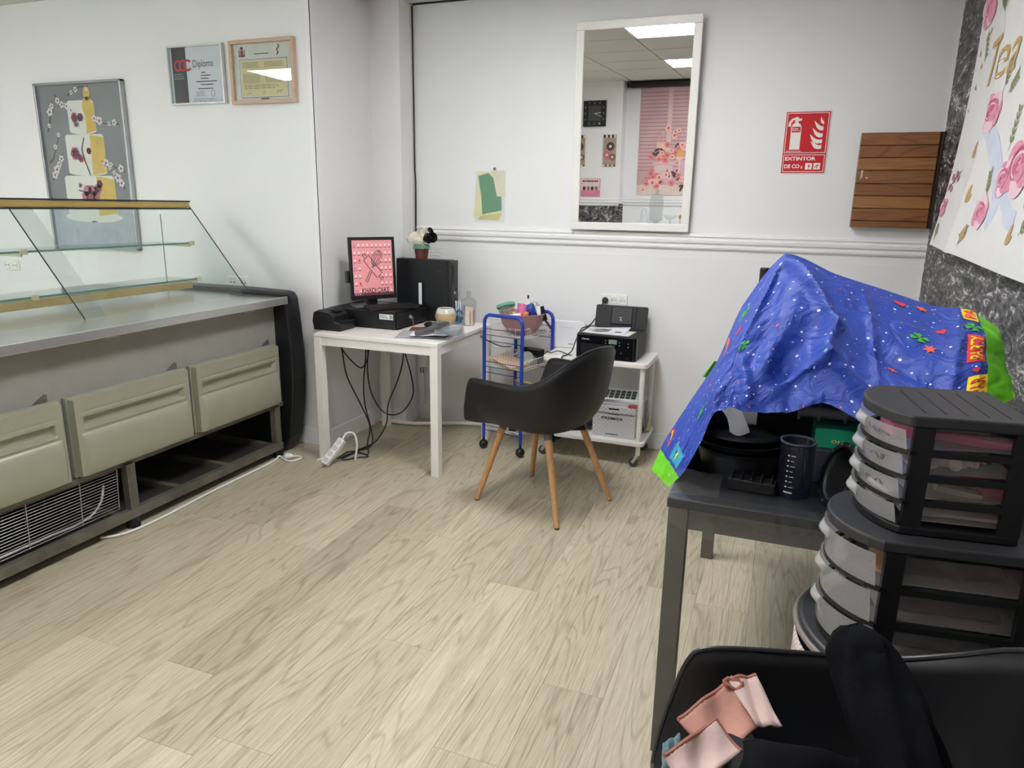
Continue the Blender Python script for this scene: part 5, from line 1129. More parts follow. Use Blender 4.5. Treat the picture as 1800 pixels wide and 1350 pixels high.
lt_ = N(nt, 'ShaderNodeMath', operation='LESS_THAN'); nt.links.new(vo.outputs['Distance'], lt_.inputs[0]); nt.links.new(th.outputs[0], lt_.inputs[1])
cr = N(nt, 'ShaderNodeValToRGB'); cr.color_ramp.interpolation = 'CONSTANT'; e = cr.color_ramp.elements
e[0].position = 0; e[0].color = lin((235, 240, 246)); e[1].position = 0.62; e[1].color = lin((228, 90, 96))
for p, c in ((0.78, (130, 200, 170)), (0.86, (190, 210, 250))): k = e.new(p); k.color = lin(c)
nt.links.new(sx_.outputs[0], cr.inputs['Fac'])
nb_ = N(nt, 'ShaderNodeTexNoise'); nb_.inputs['Scale'].default_value = 7; nt.links.new(uvn.outputs[0], nb_.inputs['Vector'])
cb2 = N(nt, 'ShaderNodeValToRGB'); cb2.color_ramp.elements[0].color = lin((30, 58, 150)); cb2.color_ramp.elements[1].color = lin((40, 74, 174)); nt.links.new(nb_.outputs['Fac'], cb2.inputs['Fac'])
mixc = N(nt, 'ShaderNodeMix', data_type='RGBA'); nt.links.new(lt_.outputs[0], mixc.inputs['Factor']); nt.links.new(cb2.outputs['Color'], mixc.inputs['A']); nt.links.new(cr.outputs['Color'], mixc.inputs['B'])
nt.links.new(mixc.outputs['Result'], b.inputs['Base Color']); b.inputs['Roughness'].default_value = 0.55
wv = N(nt, 'ShaderNodeTexNoise'); wv.inputs['Scale'].default_value = 16; wv.inputs['Detail'].default_value = 3; wv.inputs['Distortion'].default_value = 1.2; nt.links.new(uvn.outputs[0], wv.inputs['Vector'])
bp = N(nt, 'ShaderNodeBump'); bp.inputs['Strength'].default_value = 0.75; bp.inputs['Distance'].default_value = 0.02; nt.links.new(wv.outputs['Fac'], bp.inputs['Height']); nt.links.new(bp.outputs['Normal'], b.inputs['Normal'])
cloth = m; green = mt('cloth_green', (104, 196, 28), 0.6, var=0.12, scale=40, bump=0.3, bscale=50)
pc_ = thing('party_cloth', 'blue party tablecloth with green borders draped over the pile on the dark table', 'tablecloth', (0.15, 2.1, TBZ))
def clothgrid(u0, u1, nu, v0, v1, nv):
    g = W(pc_); g.grid(lambda a, b_: CL(u0+(u1-u0)*a, v0+(v1-v0)*b_), nu, nv)
    g.uv = [((u0+(u1-u0)*i/nu)*1.25, (v0+(v1-v0)*j/nv)*0.62) for j in range(nv+1) for i in range(nu+1)]
    return g
ob('cloth_sheet', clothgrid(0.075, 0.925, 170, -0.55, 1.0, 110), cloth, pc_, True)
ob('green_border', clothgrid(0.0, 0.075, 16, -0.02, 1.0, 40), green, pc_, True)
ob('green_border', clothgrid(0.925, 1.0, 16, -0.35, 1.0, 60), green, pc_, True)
# printed motifs, laid on the cloth surface (a across, b down, in metres)
AU, AV = 1.25, 0.62
def cm_(a, b_, l): return CL(a/AU, -b_/AV, l)
cols = {'red': mt('motif_red', (222, 52, 62), 0.6), 'green': mt('motif_green', (60, 170, 60), 0.6), 'orange': mt('motif_orange', (236, 96, 60), 0.6), 'yellow': mt('motif_yellow', (244, 214, 40), 0.6), 'teal': mt('motif_teal', (40, 150, 180), 0.6), 'navy': mt('motif_navy', (26, 44, 120), 0.6)}
def motif(name, c, draw):
    g = W(pc_); draw(g); ob(name, g, cols[c], pc_)
for u, v, r in ((0.39, 0.29, 0.014), (0.275, 0.44, 0.015), (0.735, 0.11, 0.016), (0.815, 0.28, 0.016), (0.895, 0.64, 0.014)): motif('heart_print', 'red', lambda g: g.flat(heart(u*AU, -v*AV, r, 0.3), cm_, 2.5))
for u, v, r in ((0.405, 0.16, 0.016), (0.405, 0.51, 0.016), (0.225, 0.64, 0.018), (0.77, 0.38, 0.018)): motif('clover_print', 'green', lambda g: clover(g, u*AU, -v*AV, r*1.05, cm_, 2.5))
for u, v, r in ((0.775, 0.09, 0.018), (0.79, 0.45, 0.018), (0.73, 0.64, 0.017), (0.105, 0.22, 0.018)): motif('star_print', 'orange', lambda g: g.flat(star(u*AU, -v*AV, r, 6, 0.45), cm_, 2.5))
def block(u0, u1, v0, v1, c): motif('print_block', c, lambda g: [g.flat(rect(u0*AU+(u1-u0)*AU*i/4, u0*AU+(u1-u0)*AU*(i+1)/4, -v1*AV+(v1-v0)*AV*j/6, -v1*AV+(v1-v0)*AV*(j+1)/6), cm_, 2) for i in range(4) for j in range(6)])
block(0.872, 0.918, -0.02, 0.14, 'yellow'); block(0.872, 0.918, 0.33, 0.57, 'red'); block(0.878, 0.925, 0.68, 0.84, 'yellow'); block(0.085, 0.128, 0.45, 0.80, 'teal')
motif('clover_print', 'green', lambda g: clover(g, 0.893*AU, -0.24*AV, 0.026, cm_, 3))
def vert(body, u0, u1, v0, v1, c, lay=4): motif('lettering', c, lambda g: text(g, body, (u0+u1)/2*AU-(v1-v0)*AV/2, (u0+u1)/2*AU+(v1-v0)*AV/2, -(v0+v1)/2*AV-(u1-u0)*AU/2, -(v0+v1)/2*AV+(u1-u0)*AU/2, cm_, lay, bold=0.02, rot=PI/2))
vert('PA', 0.878, 0.912, 0.0, 0.12, 'red'); vert('PARTY', 0.878, 0.912, 0.35, 0.55, 'yellow'); vert('PAR', 0.884, 0.918, 0.70, 0.82, 'red')
motif('star_print', 'yellow', lambda g: g.flat(star(0.107*AU, -0.62*AV, 0.022, 5, 0.4), cm_, 4)); motif('swirl_print', 'red', lambda g: stroke(g, [(0.125*AU, -0.04*AV), (0.135*AU, -0.12*AV), (0.12*AU, -0.2*AV), (0.105*AU, -0.12*AV)], 0.010, cm_, 3)); motif('swirl_print', 'yellow', lambda g: stroke(g, [(0.13*AU, -0.07*AV), (0.125*AU, -0.13*AV), (0.115*AU, -0.2*AV)], 0.006, cm_, 4))
motif('swirl_print', 'orange', lambda g: stroke(g, [(0.345*AU, -0.12*AV), (0.35*AU, -0.22*AV), (0.335*AU, -0.30*AV)], 0.016, cm_, 3)); motif('swirl_print', 'navy', lambda g: g.flat(star(0.112*AU, -0.56*AV, 0.012, 5, 0.5), cm_, 5))
# folded-over second corner of the border
g = W(pc_); g.grid(lambda a, b_: V((-0.168+0.028*a-0.03*b_, 2.185+0.03*a, 0.995-0.052*b_-0.012*a)), 6, 8); ob('folded_border', g, green, pc_, True, solid=0.002)
# what stands under and beside the cloth
ap = thing('covered_appliance', 'dark appliance almost hidden under the blue cloth, its edge showing at left', 'appliance', (0.10, 2.36, TBZ+0.0005))
ob('column', W(ap).prism(rrect(-0.030, 0.06, 2.38, 2.42, 0.012), TBZ+0.0005, 1.225), mbk, ap, bevel=0.006)
ob('handle', W(ap).cyl((-0.055, 2.43, 1.16), (-0.055, 2.43, 1.262), 0.016, n=14), blackp, ap, bevel=0.004)
ob('bracket', W(ap).box(-0.055, -0.03, 2.40, 2.43, 1.16, 1.18), blackp, ap)
ob('base', W(ap).box(-0.03, 0.48, 2.20, 2.42, TBZ+0.0005, 0.92), mbk, ap, bevel=0.01)
# stacked black pans
for k, (z0, r, h, lab_) in enumerate(((TBZ+0.0005, 0.112, 0.075, 'large black round pan at the bottom of the stack under the cloth'), (TBZ+0.0765, 0.118, 0.022, 'shallow black pan lying on the large pan'), (TBZ+0.0995, 0.100, 0.030, 'tilted black lid on top of the pan stack'))):
    c = (-0.062, 1.945, z0); q = T(*c) @ (RX(-0.08) if k == 2 else M.Identity(4))
    if k < 2: prf = [(0.0005, 0.0), (r*0.86, 0.0), (r*0.95, h*0.5), (r, h), (r+0.004, h), (r, h-0.004), (r*0.90, h*0.3), (0.0005, 0.004)]
    else: prf = [(0.0005, h), (r*0.5, h*0.9), (r*0.95, h*0.35), (r, 0.008), (r, 0.004), (r*0.9, h*0.30), (0.0005, h*0.85)]
    single('black_pan' if k < 2 else 'pan_lid', G().lathe(prf, n=40, m=q), mt('pan_black', (20, 22, 27), 0.38, var=0.1), lab_, 'pan' if k < 2 else 'lid', smooth_=True)
tray2 = thing('black_tray', 'small black ribbed plastic tray in front of the pans', 'tray', (-0.022, 1.815, TBZ+0.0005), -0.08)
ob('body', G().box(-0.055, 0.06, -0.028, 0.02, 0, 0.03), blackp, tray2, bevel=0.003)
for k in range(5): ob('rib', G().box(-0.05+0.024*k, -0.045+0.024*k, -0.03, 0.02, 0.0301, 0.038), blackp, tray2)
# measuring beaker
bk = thing('measuring_beaker', 'smoky clear measuring beaker with white scale marks on the table', 'beaker', (0.079, 1.822, TBZ+0.0005))
ob('beaker_wall', G().lathe([(0.0005, 0.003), (0.038, 0.0), (0.040, 0.006), (0.0415, 0.135), (0.043, 0.14)], n=32), glass('smoky_plastic', (186, 190, 206), 1.5, 0.02, 0.06, (120, 124, 146)), bk, True)
ob('rim', G().lathe([(0.0405, 0.138), (0.044, 0.139), (0.044, 0.143), (0.0405, 0.143), (0.0405, 0.138)], n=32), mt('smoky_rim', (66, 70, 88), 0.25), bk, True)
fnb = lambda a, b_, l: (0.0424*math.sin(a), -0.0424*math.cos(a), b_)
for k in range(7):
    g = G(); g.flat(rect(-0.35, -0.18 if k % 2 else -0.10, 0.030+0.0135*k, 0.0315+0.0135*k), fnb, 0); g.flat(rect(-0.55, -0.45, 0.029+0.0135*k, 0.0325+0.0135*k), fnb, 0); ob('scale_mark', g, mt('mark_white', (190, 194, 204), 0.5), bk, kind='stuff')
g = G(); bars(g, -0.6, -0.1, 0.014, 0.019, 1, fnb, 0, 0.8, 0, 3); ob('lettering', g, mt('mark_white', (190, 194, 204)), bk)
# green box with gold lettering printed upside down
gx = thing('green_box', 'flat green box with gold lettering lying upside down', 'box', (0.205, 1.985, TBZ+0.092), 0.05)
ob('body', G().box(-0.085, 0.085, -0.035, 0.06, 0, 0.052), mt('box_green', (24, 140, 104), 0.45, var=0.06), gx, bevel=0.002)
g = G(); text(g, 'Pretty Trio', -0.045, 0.083, 0.012, 0.028, lambda a, b_, l: (0.038-a, -0.0354, 0.040-b_), 0); ob('lettering', g, mt('letter_gold', (214, 196, 120), 0.4), gx)
single('dark_crate', G().prism(rrect(0.125, 0.34, 1.93, 2.09, 0.012), TBZ+0.0005, TBZ+0.0915), mt('crate_dark', (44, 46, 52), 0.5, var=0.2), 'dark plastic crate under the green box', 'crate', bevel=0.004)
# grey plastic nozzle lying above the box
nz_ = thing('plastic_nozzle', 'grey plastic nozzle tube lying behind the green box under the cloth', 'nozzle', (0.16, 2.03, TBZ+0.148), -0.05)
ob('tube', G(RY(PI/2)).lathe([(0.0005, -0.08), (0.018, -0.08), (0.018, -0.03), (0.016, 0.0), (0.014, 0.11), (0.0005, 0.11)], (-0.018, 0, 0), 20), mt('nozzle_grey', (112, 116, 126), 0.4), nz_, True)
for x in (-0.08, -0.03, 0.035): ob('flange', G(RY(PI/2)).lathe([(0.012, x-0.004), (0.026, x-0.004), (0.026, x+0.004), (0.012, x+0.004)], (-0.018, 0, 0), 20), mt('nozzle_grey', (112, 116, 126)), nz_)
# black perforated basket lying on its side
pb2 = thing('perforated_basket', 'black perforated plastic basket lying on its side beside the drawer tower', 'basket', (0.205, 1.80, TBZ+0.001), 0.3)
qb = T(0, 0, 0.068) @ RY(-1.25)
ob('shell', G(qb).grid(lambda u, v: V(((0.048+0.022*v)*math.cos(2*PI*u), (0.048+0.022*v)*math.sin(2*PI*u), 0.075*v-0.04)), 36, 6, True), blackp, pb2, True, solid=0.003)
ob('rim', G(qb).lathe([(0.068, 0.032), (0.080, 0.034), (0.080, 0.040), (0.068, 0.040), (0.068, 0.032)], n=36), blackp, pb2, True)
for k in range(12): ob('hole', G(qb).box(0.0725, 0.0775, -0.004, 0.004, 0.0402, 0.0408, RZ(k*PI/6)), mt('hole_grey', (70, 72, 80), 0.5), pb2)
# torn plastic flap hanging under the hem
single('torn_film', G().grid(lambda u, v: V((-0.112+0.05*u+0.035*v-0.012*v*v, 1.848+0.012*v, 0.934-0.058*v+0.010*u*(1-v)+0.008*math.sin(4*u+3*v))), 8, 10), mt('film_grey', (156, 158, 164), 0.45, var=0.06), 'torn piece of grey plastic hanging from the cloth hem above the pans', 'plastic film', smooth_=True)

# ================================================================ party poster on the stone wallpaper
ptr = thing('party_poster', 'large white hanging poster with pink roses and gold script', 'poster', (XR-0.02, 2.7, 1.28))
PY_0, PY_1 = 1.20, 3.665
def PM(a, b_, l=0.0):
    """a = distance along the wall from the left edge, b_ = height"""
    t = max(0.0, min(1.0, (2.05-b_)/0.8)); fl = 0.012+0.075*t*t*(0.6+0.4*math.cos(a*1.1))
    w = 0.006*NZ.noise(V((a*3.0, b_*2.0, 2.0)))+0.010*math.exp(-((a-0.40-0.1*(b_-1.3))/0.05)**2)*(1 if b_ < 2.3 else 0.5)
    return V((XR-0.004-fl-w-0.0007*l, PY_1-a, b_-0.035*a*(1 if b_ < 1.32 else 0)))
pmat = mt('poster_white', (228, 228, 226), 0.5, var=0.015, bump=0.1, bscale=10)
ob('sheet', W(ptr).grid(lambda u, v: PM(2.4*u, 1.305+1.29*v), 70, 50), pmat, ptr, True)
pcs = [mt('rose_pink', (226, 148, 174), 0.6, var=0.12, scale=30), mt('rose_deep', (206, 104, 140), 0.6), mt('rose_pale', (240, 206, 216), 0.6), mt('leaf_green', (134, 146, 104), 0.6, var=0.2), mt('ink_gold', (198, 160, 96), 0.4), mt('wash_blue', (206, 214, 230), 0.6, var=0.05), mt('berry_mauve', (172, 108, 136), 0.6), mt('twig_grey', (116, 112, 104), 0.6)]
g = W(ptr); rr = random.Random(31)
def rose(a, b_, r, lay=3):
    for k in range(7):
        q = k*0.9+rr.random(); g.mat(2 if k % 2 else 0).flat(circ(a+0.80*r*math.cos(q), b_+0.52*r*math.sin(q), 0.75*r, 10, 0.46*r), PM, lay+0.3*k)
    for k in range(5):
        q = k*1.3; g.mat(1 if k % 2 else 0).flat(circ(a+0.38*r*math.cos(q), b_+0.25*r*math.sin(q), 0.46*r, 9, 0.26*r), PM, lay+3+0.3*k)
    for k in range(3):
        rr_ = r*(0.62-0.2*k); g.mat(1 if k != 1 else 2); stroke(g, [(a+1.5*rr_*math.cos(q), b_+rr_*0.9*math.sin(q)) for q in [0.8*k+i*0.5 for i in range(8)]], 0.08*r, PM, lay+5+0.2*k)
def leaf(a, b_, L, q, mk=3, lay=2):
    P = []
    for i in range(9): t = i/8; P.append((t*L, 0.18*L*math.sin(PI*t)))
    for i in range(7, 0, -1): t = i/8; P.append((t*L, -0.18*L*math.sin(PI*t)))
    g.mat(mk).flat([(a+x*math.cos(q)-y*math.sin(q), b_+x*math.sin(q)+y*math.cos(q)) for x, y in P], PM, lay)
def fern(a, b_, L, q):
    g.mat(7); stroke(g, [(a, b_), (a+L*math.cos(q), b_+L*math.sin(q))], 0.004, PM, 2)
    for i in range(1, 6):
        for s in (-1, 1): leaf(a+L*i/6*math.cos(q), b_+L*i/6*math.sin(q), 0.035, q+s*0.8)
# pale blue ribbon
sp = lambda P: [(p.x, p.y) for p in smooth([(a, b_, 0) for a, b_ in P], 6)]
g.mat(5); stroke(g, sp([(0.46, 1.78), (0.56, 1.71), (0.70, 1.63), (0.80, 1.55), (0.85, 1.47), (0.80, 1.41)]), 0.10, PM, 1, 0.08); stroke(g, sp([(0.82, 1.52), (0.95, 1.48), (1.04, 1.43), (1.12, 1.42)]), 0.05, PM, 1.2, 0.06)
for a, b_, r in ((0.50, 1.80, 0.075), (1.02, 1.585, 0.105), (0.87, 1.55, 0.06), (0.70, 1.445, 0.062), (0.05, 1.465, 0.042), (0.12, 2.235, 0.085), (1.45, 1.60, 0.10), (1.6, 2.15, 0.12)): rose(a, b_, r)
for a, b_, L, q in ((0.58, 1.86, 0.12, 1.0), (0.84, 1.64, 0.14, 1.4), (1.12, 1.70, 0.15, 1.0), (0.16, 2.15, 0.12, -1.3), (0.30, 2.24, 0.12, -0.6), (0.72, 1.50, 0.09, 1.9), (0.60, 1.40, 0.10, -2.6), (1.16, 1.50, 0.10, -0.6), (0.03, 1.40, 0.07, -0.8), (1.28, 1.44, 0.12, 2.0), (1.20, 1.38, 0.10, 0.8), (0.58, 2.30, 0.14, 0.8), (0.66, 1.84, 0.10, 0.5), (0.22, 2.33, 0.10, 0.6)): fern(a, b_, L, q)
for a, b_ in ((0.10, 1.575), (0.13, 1.60), (0.07, 1.59), (0.17, 1.58), (0.05, 1.55), (0.10, 1.54)): g.mat(6).flat(circ(a, b_, 0.020, 10, 0.014), PM, 3)
g.mat(7); stroke(g, [(0.02, 1.53), (0.09, 1.57), (0.20, 1.61)], 0.005, PM, 2)
for a, b_, q in ((0.31, 1.65, 1.0), (0.45, 1.48, 1.2), (0.53, 1.345, 0.9), (1.10, 1.35, 1.1), (0.06, 2.06, 0.8), (0.14, 2.10, 1.0), (0.08, 1.93, 0.8), (0.04, 1.85, 0.6), (0.12, 2.0, 1.1), (0.20, 2.12, 0.7)):
    L = 0.075 if b_ < 1.8 else 0.03
    leaf(a, b_, L, q, 4, 3); leaf(a+0.01, b_, L*0.7, q-0.5, 4, 3)
# gold script
text(g.mat(4), 'Tea Party', 0.28, 1.45, 1.86, 2.07, PM, 3, shear=0.35)
ob('print', g, pcs, ptr, kind='stuff')

# ================================================================ plastic drawer towers
clr = glass('drawer_clear', (240, 240, 240), 1.5, 0.12, 0.52, (232, 232, 232)); sidep = glass('side_clear', (236, 234, 234), 1.5, 0.06, 0.26, (204, 194, 192)); towb = mt('tower_black', (15, 16, 18), 0.42, var=0.15)
TWA = 0.12
def tower(name, label, loc, L, Wd, z1, n, bul, dh, tagm):
    """drawers face -x; the long side faces -y"""
    o = thing(name, label, 'drawer unit', loc, TWA); H = z1-loc[2]
    fx = lambda t, s=1.0: -bul*s*(1-(2*t-1)**2)**0.8
    prof_ = [(fx(i/16), Wd*i/16) for i in range(17)]
    outl = prof_+[(L, Wd), (L, 0)]
    ob('top_plate', G().prism([(x-0.006 if i < 17 else x, y) for i, (x, y) in enumerate(outl)], H-0.022, H), mt('tower_top', (44, 45, 48), 0.5, var=0.08), o, bevel=0.004)
    ob('base_plate', G().prism(outl, 0.0, 0.016), towb, o, bevel=0.003)
    pw = 0.034
    for x0 in (0.0, L-pw):
        for y0 in (0.0, Wd-0.014): ob('post', G().box(x0, x0+pw, y0, y0+0.014, 0.016, H-0.022), towb, o)
    pitch = (H-0.038)/n
    for k in range(n):
        z0 = 0.016+pitch*k
        if k: 
            for y0 in (0.0, Wd-0.012): ob('side_rail', G().box(pw, L-pw, y0, y0+0.012, z0-0.006, z0+0.006), towb, o)
            ob('front_rail', G().prism([(fx(i/16)-0.003, Wd*i/16) for i in range(17)]+[(fx(i/16)+0.010, Wd*i/16) for i in range(16, -1, -1)], z0-0.005, z0+0.003), towb, o)
        d = ob('drawer', G().box(0.012, L-0.01, 0.016, Wd-0.016, z0+0.008, z0+0.010), clr, o)
        for y0 in (0.0145, Wd-0.0145): ob('drawer_side', G().poly([(0.01, y0, z0+0.008), (L-0.01, y0, z0+0.008), (L-0.01, y0, z0+pitch-0.010), (0.01, y0, z0+pitch-0.010)]), sidep, d)
        ob('drawer_front', G().grid(lambda u, v: V((fx(0.015+0.97*u, 1.0)-0.002-0.007*v, 0.004+(Wd-0.008)*u, z0+0.004+(pitch-0.010)*v)), 24, 6), clr, d, True)
        ob('drawer_pull', G().grid(lambda u, v: V((fx(0.38+0.24*u, 1.0)-0.008-0.010*math.sin(PI*v)*math.sin(PI*u)**0.7, Wd*(0.38+0.24*u), z0+pitch-0.030+0.020*v)), 12, 8), clr, d, True, solid=0.003)
        if tagm == 'a' and k >= 1:
            g = G(); rs = random.Random(k); stroke(g, [(0.10+0.022*i, 0.55+0.16*rs.uniform(-1, 1)) for i in range(11)], 0.020, lambda a, b_, l: (fx(0.015+0.97*a, 1.0)-0.0045-0.007*b_, 0.004+(Wd-0.008)*a, z0+0.004+(pitch-0.010)*b_), 0); ob('handwriting', g, mt('marker_grey', (96, 92, 98), 0.6), d)
    ob('back_panel', G().box(L-0.004, L, 0.014, Wd-0.014, 0.016, H-0.022), towb, o)
    return o, pitch
tA, pA = tower('mini_drawer_unit', 'small black drawer unit with four clear drawers on top of the stack', (0.254, 1.415, 0.8515), 0.198, 0.245, 1.083, 4, 0.055, 0.0, 'a')
for k in range(5): ob('top_ridge', G().box(0.02+0.035*k, 0.022+0.035*k, 0.03, 0.20, 0.2316, 0.2326, T(0, 0, 0)), towb, tA)
tB, pB = tower('medium_drawer_unit', 'black drawer unit with three frosted drawers in the middle of the stack', (0.232, 1.372, 0.5835), 0.265, 0.265, 0.850, 3, 0.075, 0.0, 'b')
# bottom unit, woven pattern
tC = thing('large_drawer_unit', 'large black-topped drawer unit with a pale woven front at the bottom of the stack', 'drawer unit', (0.205, 1.36, 0), TWA)
Wc, Lc, bc_ = 0.35, 0.36, 0.075
fxc = lambda t: -bc_*(1-(2*t-1)**2)**0.8
outc = [(fxc(i/16), Wc*i/16) for i in range(17)]+[(Lc, Wc), (Lc, 0)]
ob('top_plate', G().prism(outc, 0.545, 0.582), mt('tower_top', (52, 53, 56)), tC, bevel=0.008)
ob('top_rim', G().tube([(x-0.004, y, 0.565) for x, y in outc[:17]], 0.007, 8), mt('rim_taupe', (120, 112, 104), 0.5), tC, True)
ob('carcass', G().prism([(x+0.012 if i < 17 else x, min(Wc-0.005, max(0.005, y))) for i, (x, y) in enumerate(outc)], 0.03, 0.544), towb, tC)
wvm = dotmat('woven_plastic', (222, 208, 204), (178, 160, 156), 130)
for k in range(4): ob('drawer_front', G().grid(lambda u, v: V((fxc(u)-0.002, Wc*u, 0.045+0.125*k+0.115*v)), 24, 4), wvm, tC, True, solid=0.004)
for x in (0.03, 0.30):
    for y in (0.03, Wc-0.03): ob('foot', G().cyl((x, y, 0), (x, y, 0.03), 0.016, n=10), towb, tC)
# contents of the drawers
MA_ = T(0.254, 1.415, 0.8515) @ RZ(TWA); MB_ = T(0.232, 1.372, 0.5835) @ RZ(TWA)
def za(k): return 0.016+pA*k+0.0105
pinkp = mt('tool_pink', (236, 110, 160), 0.4, var=0.08); pwh = mt('tool_white', (232, 226, 220), 0.4); pgn = mt('mould_green', (204, 208, 184), 0.4)
def put(name, g, m_, label, cat, **kw):
    return single(name, g, m_, label, cat, **kw)
put('pink_cutter', G(MA_).tube([(0.03, 0.05, za(3)+0.012), (0.08, 0.045, za(3)+0.012), (0.12, 0.03, za(3)+0.012), (0.17, 0.03, za(3)+0.01)], [0.006, 0.010, 0.010, 0.008], 8, sm=5), pinkp, 'pink plastic tool lying along the top drawer', 'tool', smooth_=True)
put('pink_scraper', G(MA_).box(-0.028, 0.045, 0.055, 0.13, za(3)+0.001, za(3)+0.030), mt('tool_pink2', (242, 132, 176), 0.4), 'pink plastic block at the front of the top drawer', 'tool', bevel=0.006)
put('white_cutter_box', G(MA_).box(0.05, 0.15, 0.07, 0.14, za(3)+0.001, za(3)+0.034), mt('box_mist', (206, 190, 192), 0.4), 'pale box in the top drawer behind the pink tool', 'box', bevel=0.003)
put('red_lid_tub', G(MA_).lathe([(0.0005, 0), (0.03, 0), (0.03, 0.028), (0.0005, 0.03)], (0.145, 0.18, za(3)+0.001), 18), mt('tub_rose', (206, 84, 110), 0.4), 'round rose tub at the back of the top drawer', 'tub', smooth_=True)
for k, (y, x0, x1, l) in enumerate(((0.05, 0.02, 0.13, 'white rolling pin nearest the clear side of the second drawer'), (0.085, 0.07, 0.175, 'white rolling pin behind the first in the second drawer'))):
    rp2 = thing('small_rolling_pin', l, 'rolling pin', tuple(MA_ @ V(((x0+x1)/2, y, za(2)+0.0005))), TWA)
    h = (x1-x0)/2; r = 0.010
    ob('barrel', G(T(0, 0, r)).cyl((-h*0.6, 0, 0), (h*0.6, 0, 0), r, n=12), pwh, rp2, True); 
    for s in (-1, 1): ob('handle', G(T(0, 0, r)).cyl((s*h*0.6, 0, 0), (s*h, 0, 0), r*0.5, n=10).lathe([(0.0005, -0.004), (r*0.8, -0.004), (r*0.8, 0.004), (0.0005, 0.004)], n=12, m=T(s*h*0.9, 0, 0) @ RY(PI/2)), pwh, rp2, True)
for k, (x, y, l) in enumerate(((0.045, 0.03, 'white ball tool standing at the front of the second drawer'), (0.085, 0.03, 'white ball tool standing in the middle of the second drawer'))): put('white_ball', G(MA_).sph((x, y, za(2)+0.0125), 0.012, 12), pwh, l, 'ball', smooth_=True)
put('spatula', G(MA_).box(0.03, 0.16, 0.035, 0.045, za(1)+0.022, za(1)+0.027, T(0.1, 0.04, za(1)+0.022) @ RY(0.12) @ T(-0.1, -0.04, -za(1)-0.022)), mt('tool_grey', (176, 174, 168), 0.4), 'thin grey ridged strip in the third drawer', 'tool')
put('wedge', G(MA_).box(0.06, 0.14, 0.03, 0.05, za(1)+0.001, za(1)+0.012, T(0.1, 0.04, za(1)+0.008) @ RY(0.16) @ T(-0.1, -0.04, -za(1)-0.008)), mt('tool_bone', (196, 190, 170), 0.4), 'bone coloured wedge in the third drawer', 'tool')
put('red_mould', G(MA_).box(0.135, 0.185, 0.03, 0.15, za(1)+0.001, za(1)+0.036), mt('mould_red', (178, 44, 74), 0.4), 'dark red silicone mould at the back of the third drawer', 'mould', bevel=0.004)
sl = thing('shell_mould', 'pale green scalloped mould in the bottom drawer of the small unit', 'mould', tuple(MA_ @ V((0.10, 0.06, za(0)+0.001))), TWA)
for k in range(5): ob('scallop', G().sph((-0.062+0.031*k, 0, 0.022), 0.016, 12, (1, 1, 0.9)), pgn, sl, True)
ob('tray', G().box(-0.085, 0.085, -0.028, 0.028, 0.0, 0.008), mt('mould_tray', (206, 196, 192), 0.5), sl, bevel=0.003)
put('crumpled_paper', G(MA_).sph((0, 0, 0), 1, 12, m=T(-0.012, 0.12, za(0)+0.017) @ M.Diagonal((0.028, 0.05, 0.016, 1))), mt('wrapper_cream', (226, 214, 206), 0.6, var=0.25, scale=50), 'crumpled cream wrapper at the front of the bottom small drawer', 'wrapper', smooth_=True)
def zb(k): return 0.016+pB*k+0.0105
put('round_disc', G(MB_).lathe([(0.0005, 0), (0.028, 0), (0.028, 0.006), (0.0005, 0.006)], n=20, m=T(0.01, 0.05, zb(2)+0.03) @ RX(1.2)), mt('disc_tan', (206, 160, 124), 0.5), 'round tan disc in the upper drawer of the middle unit', 'disc', smooth_=True)
for k, (a, l) in enumerate(((2, 'dark grey plastic sheet in the upper drawer of the middle unit'), (1, 'dark plastic sheet in the middle drawer of the middle unit'), (0, 'dark plastic sheet in the lower drawer of the middle unit'))): put('plastic_sheet', G(MB_).grid(lambda u, v: V((0.04+0.19*u, 0.05+0.16*v, zb(a)+0.004+0.03*v+0.012*math.sin(7*u+k)*math.sin(3*v))), 12, 10), mt('sheet_slate', (82, 86, 90), 0.4, var=0.3, scale=16), l, 'plastic sheet', smooth_=True, solid=0.001)

# ================================================================ near chair with clothes
CH = V((0.22, 0.96)); AL = math.radians(15)
ch2 = shell_chair('shell_chair', 'black moulded armchair in the foreground with clothes on its seat', (CH.x, CH.y, 0), PI+AL)
MC = T(CH.x, CH.y, 0) @ RZ(PI+AL)
jm = mt('jacket_black', (15, 16, 19), 0.95, var=0.25, scale=30, bump=0.15, bscale=150, spec=0.1); jm2 = mt('jacket_knit', (26, 28, 30), 0.9, var=0.2, bump=0.2, bscale=400)
jk = thing('black_jacket', 'black jacket thrown over the far arm and seat of the foreground chair', 'jacket', tuple(MC @ V((0, 0, 0.45))))
# sleeve doubled over the arm, open end up
Ps = [V((0.160, 1.135, 0.800)), V((0.175, 1.12, 0.765)), V((0.205, 1.08, 0.71)), V((0.235, 1.03, 0.655)), V((0.25, 0.98, 0.60)), V((0.235, 0.94, 0.55))]
def sleeve(u, v):
    P = Ps; x = v*(len(P)-1); i = min(len(P)-2, int(x)); t = x-i; p = P[i]*(1-t)+P[i+1]*t
    ax = (P[min(i+1, len(P)-1)]-P[i]).normalized(); e1 = ax.cross(V((0.5, 0.8, 0.1))).normalized(); e2 = ax.cross(e1)
    q = 2*PI*u; r = (0.010+0.024*min(1, v*9)**0.6)+0.022*min(1, v*2.2)+0.006*math.sin(3*q+6*v)+0.004*math.sin(7*q-9*v)
    return p+e1*(r*math.cos(q)*1.15)+e2*(r*math.sin(q)*0.75)
ob('sleeve', W(jk).grid(sleeve, 32, 26, True), jm, jk, True, solid=0.004)
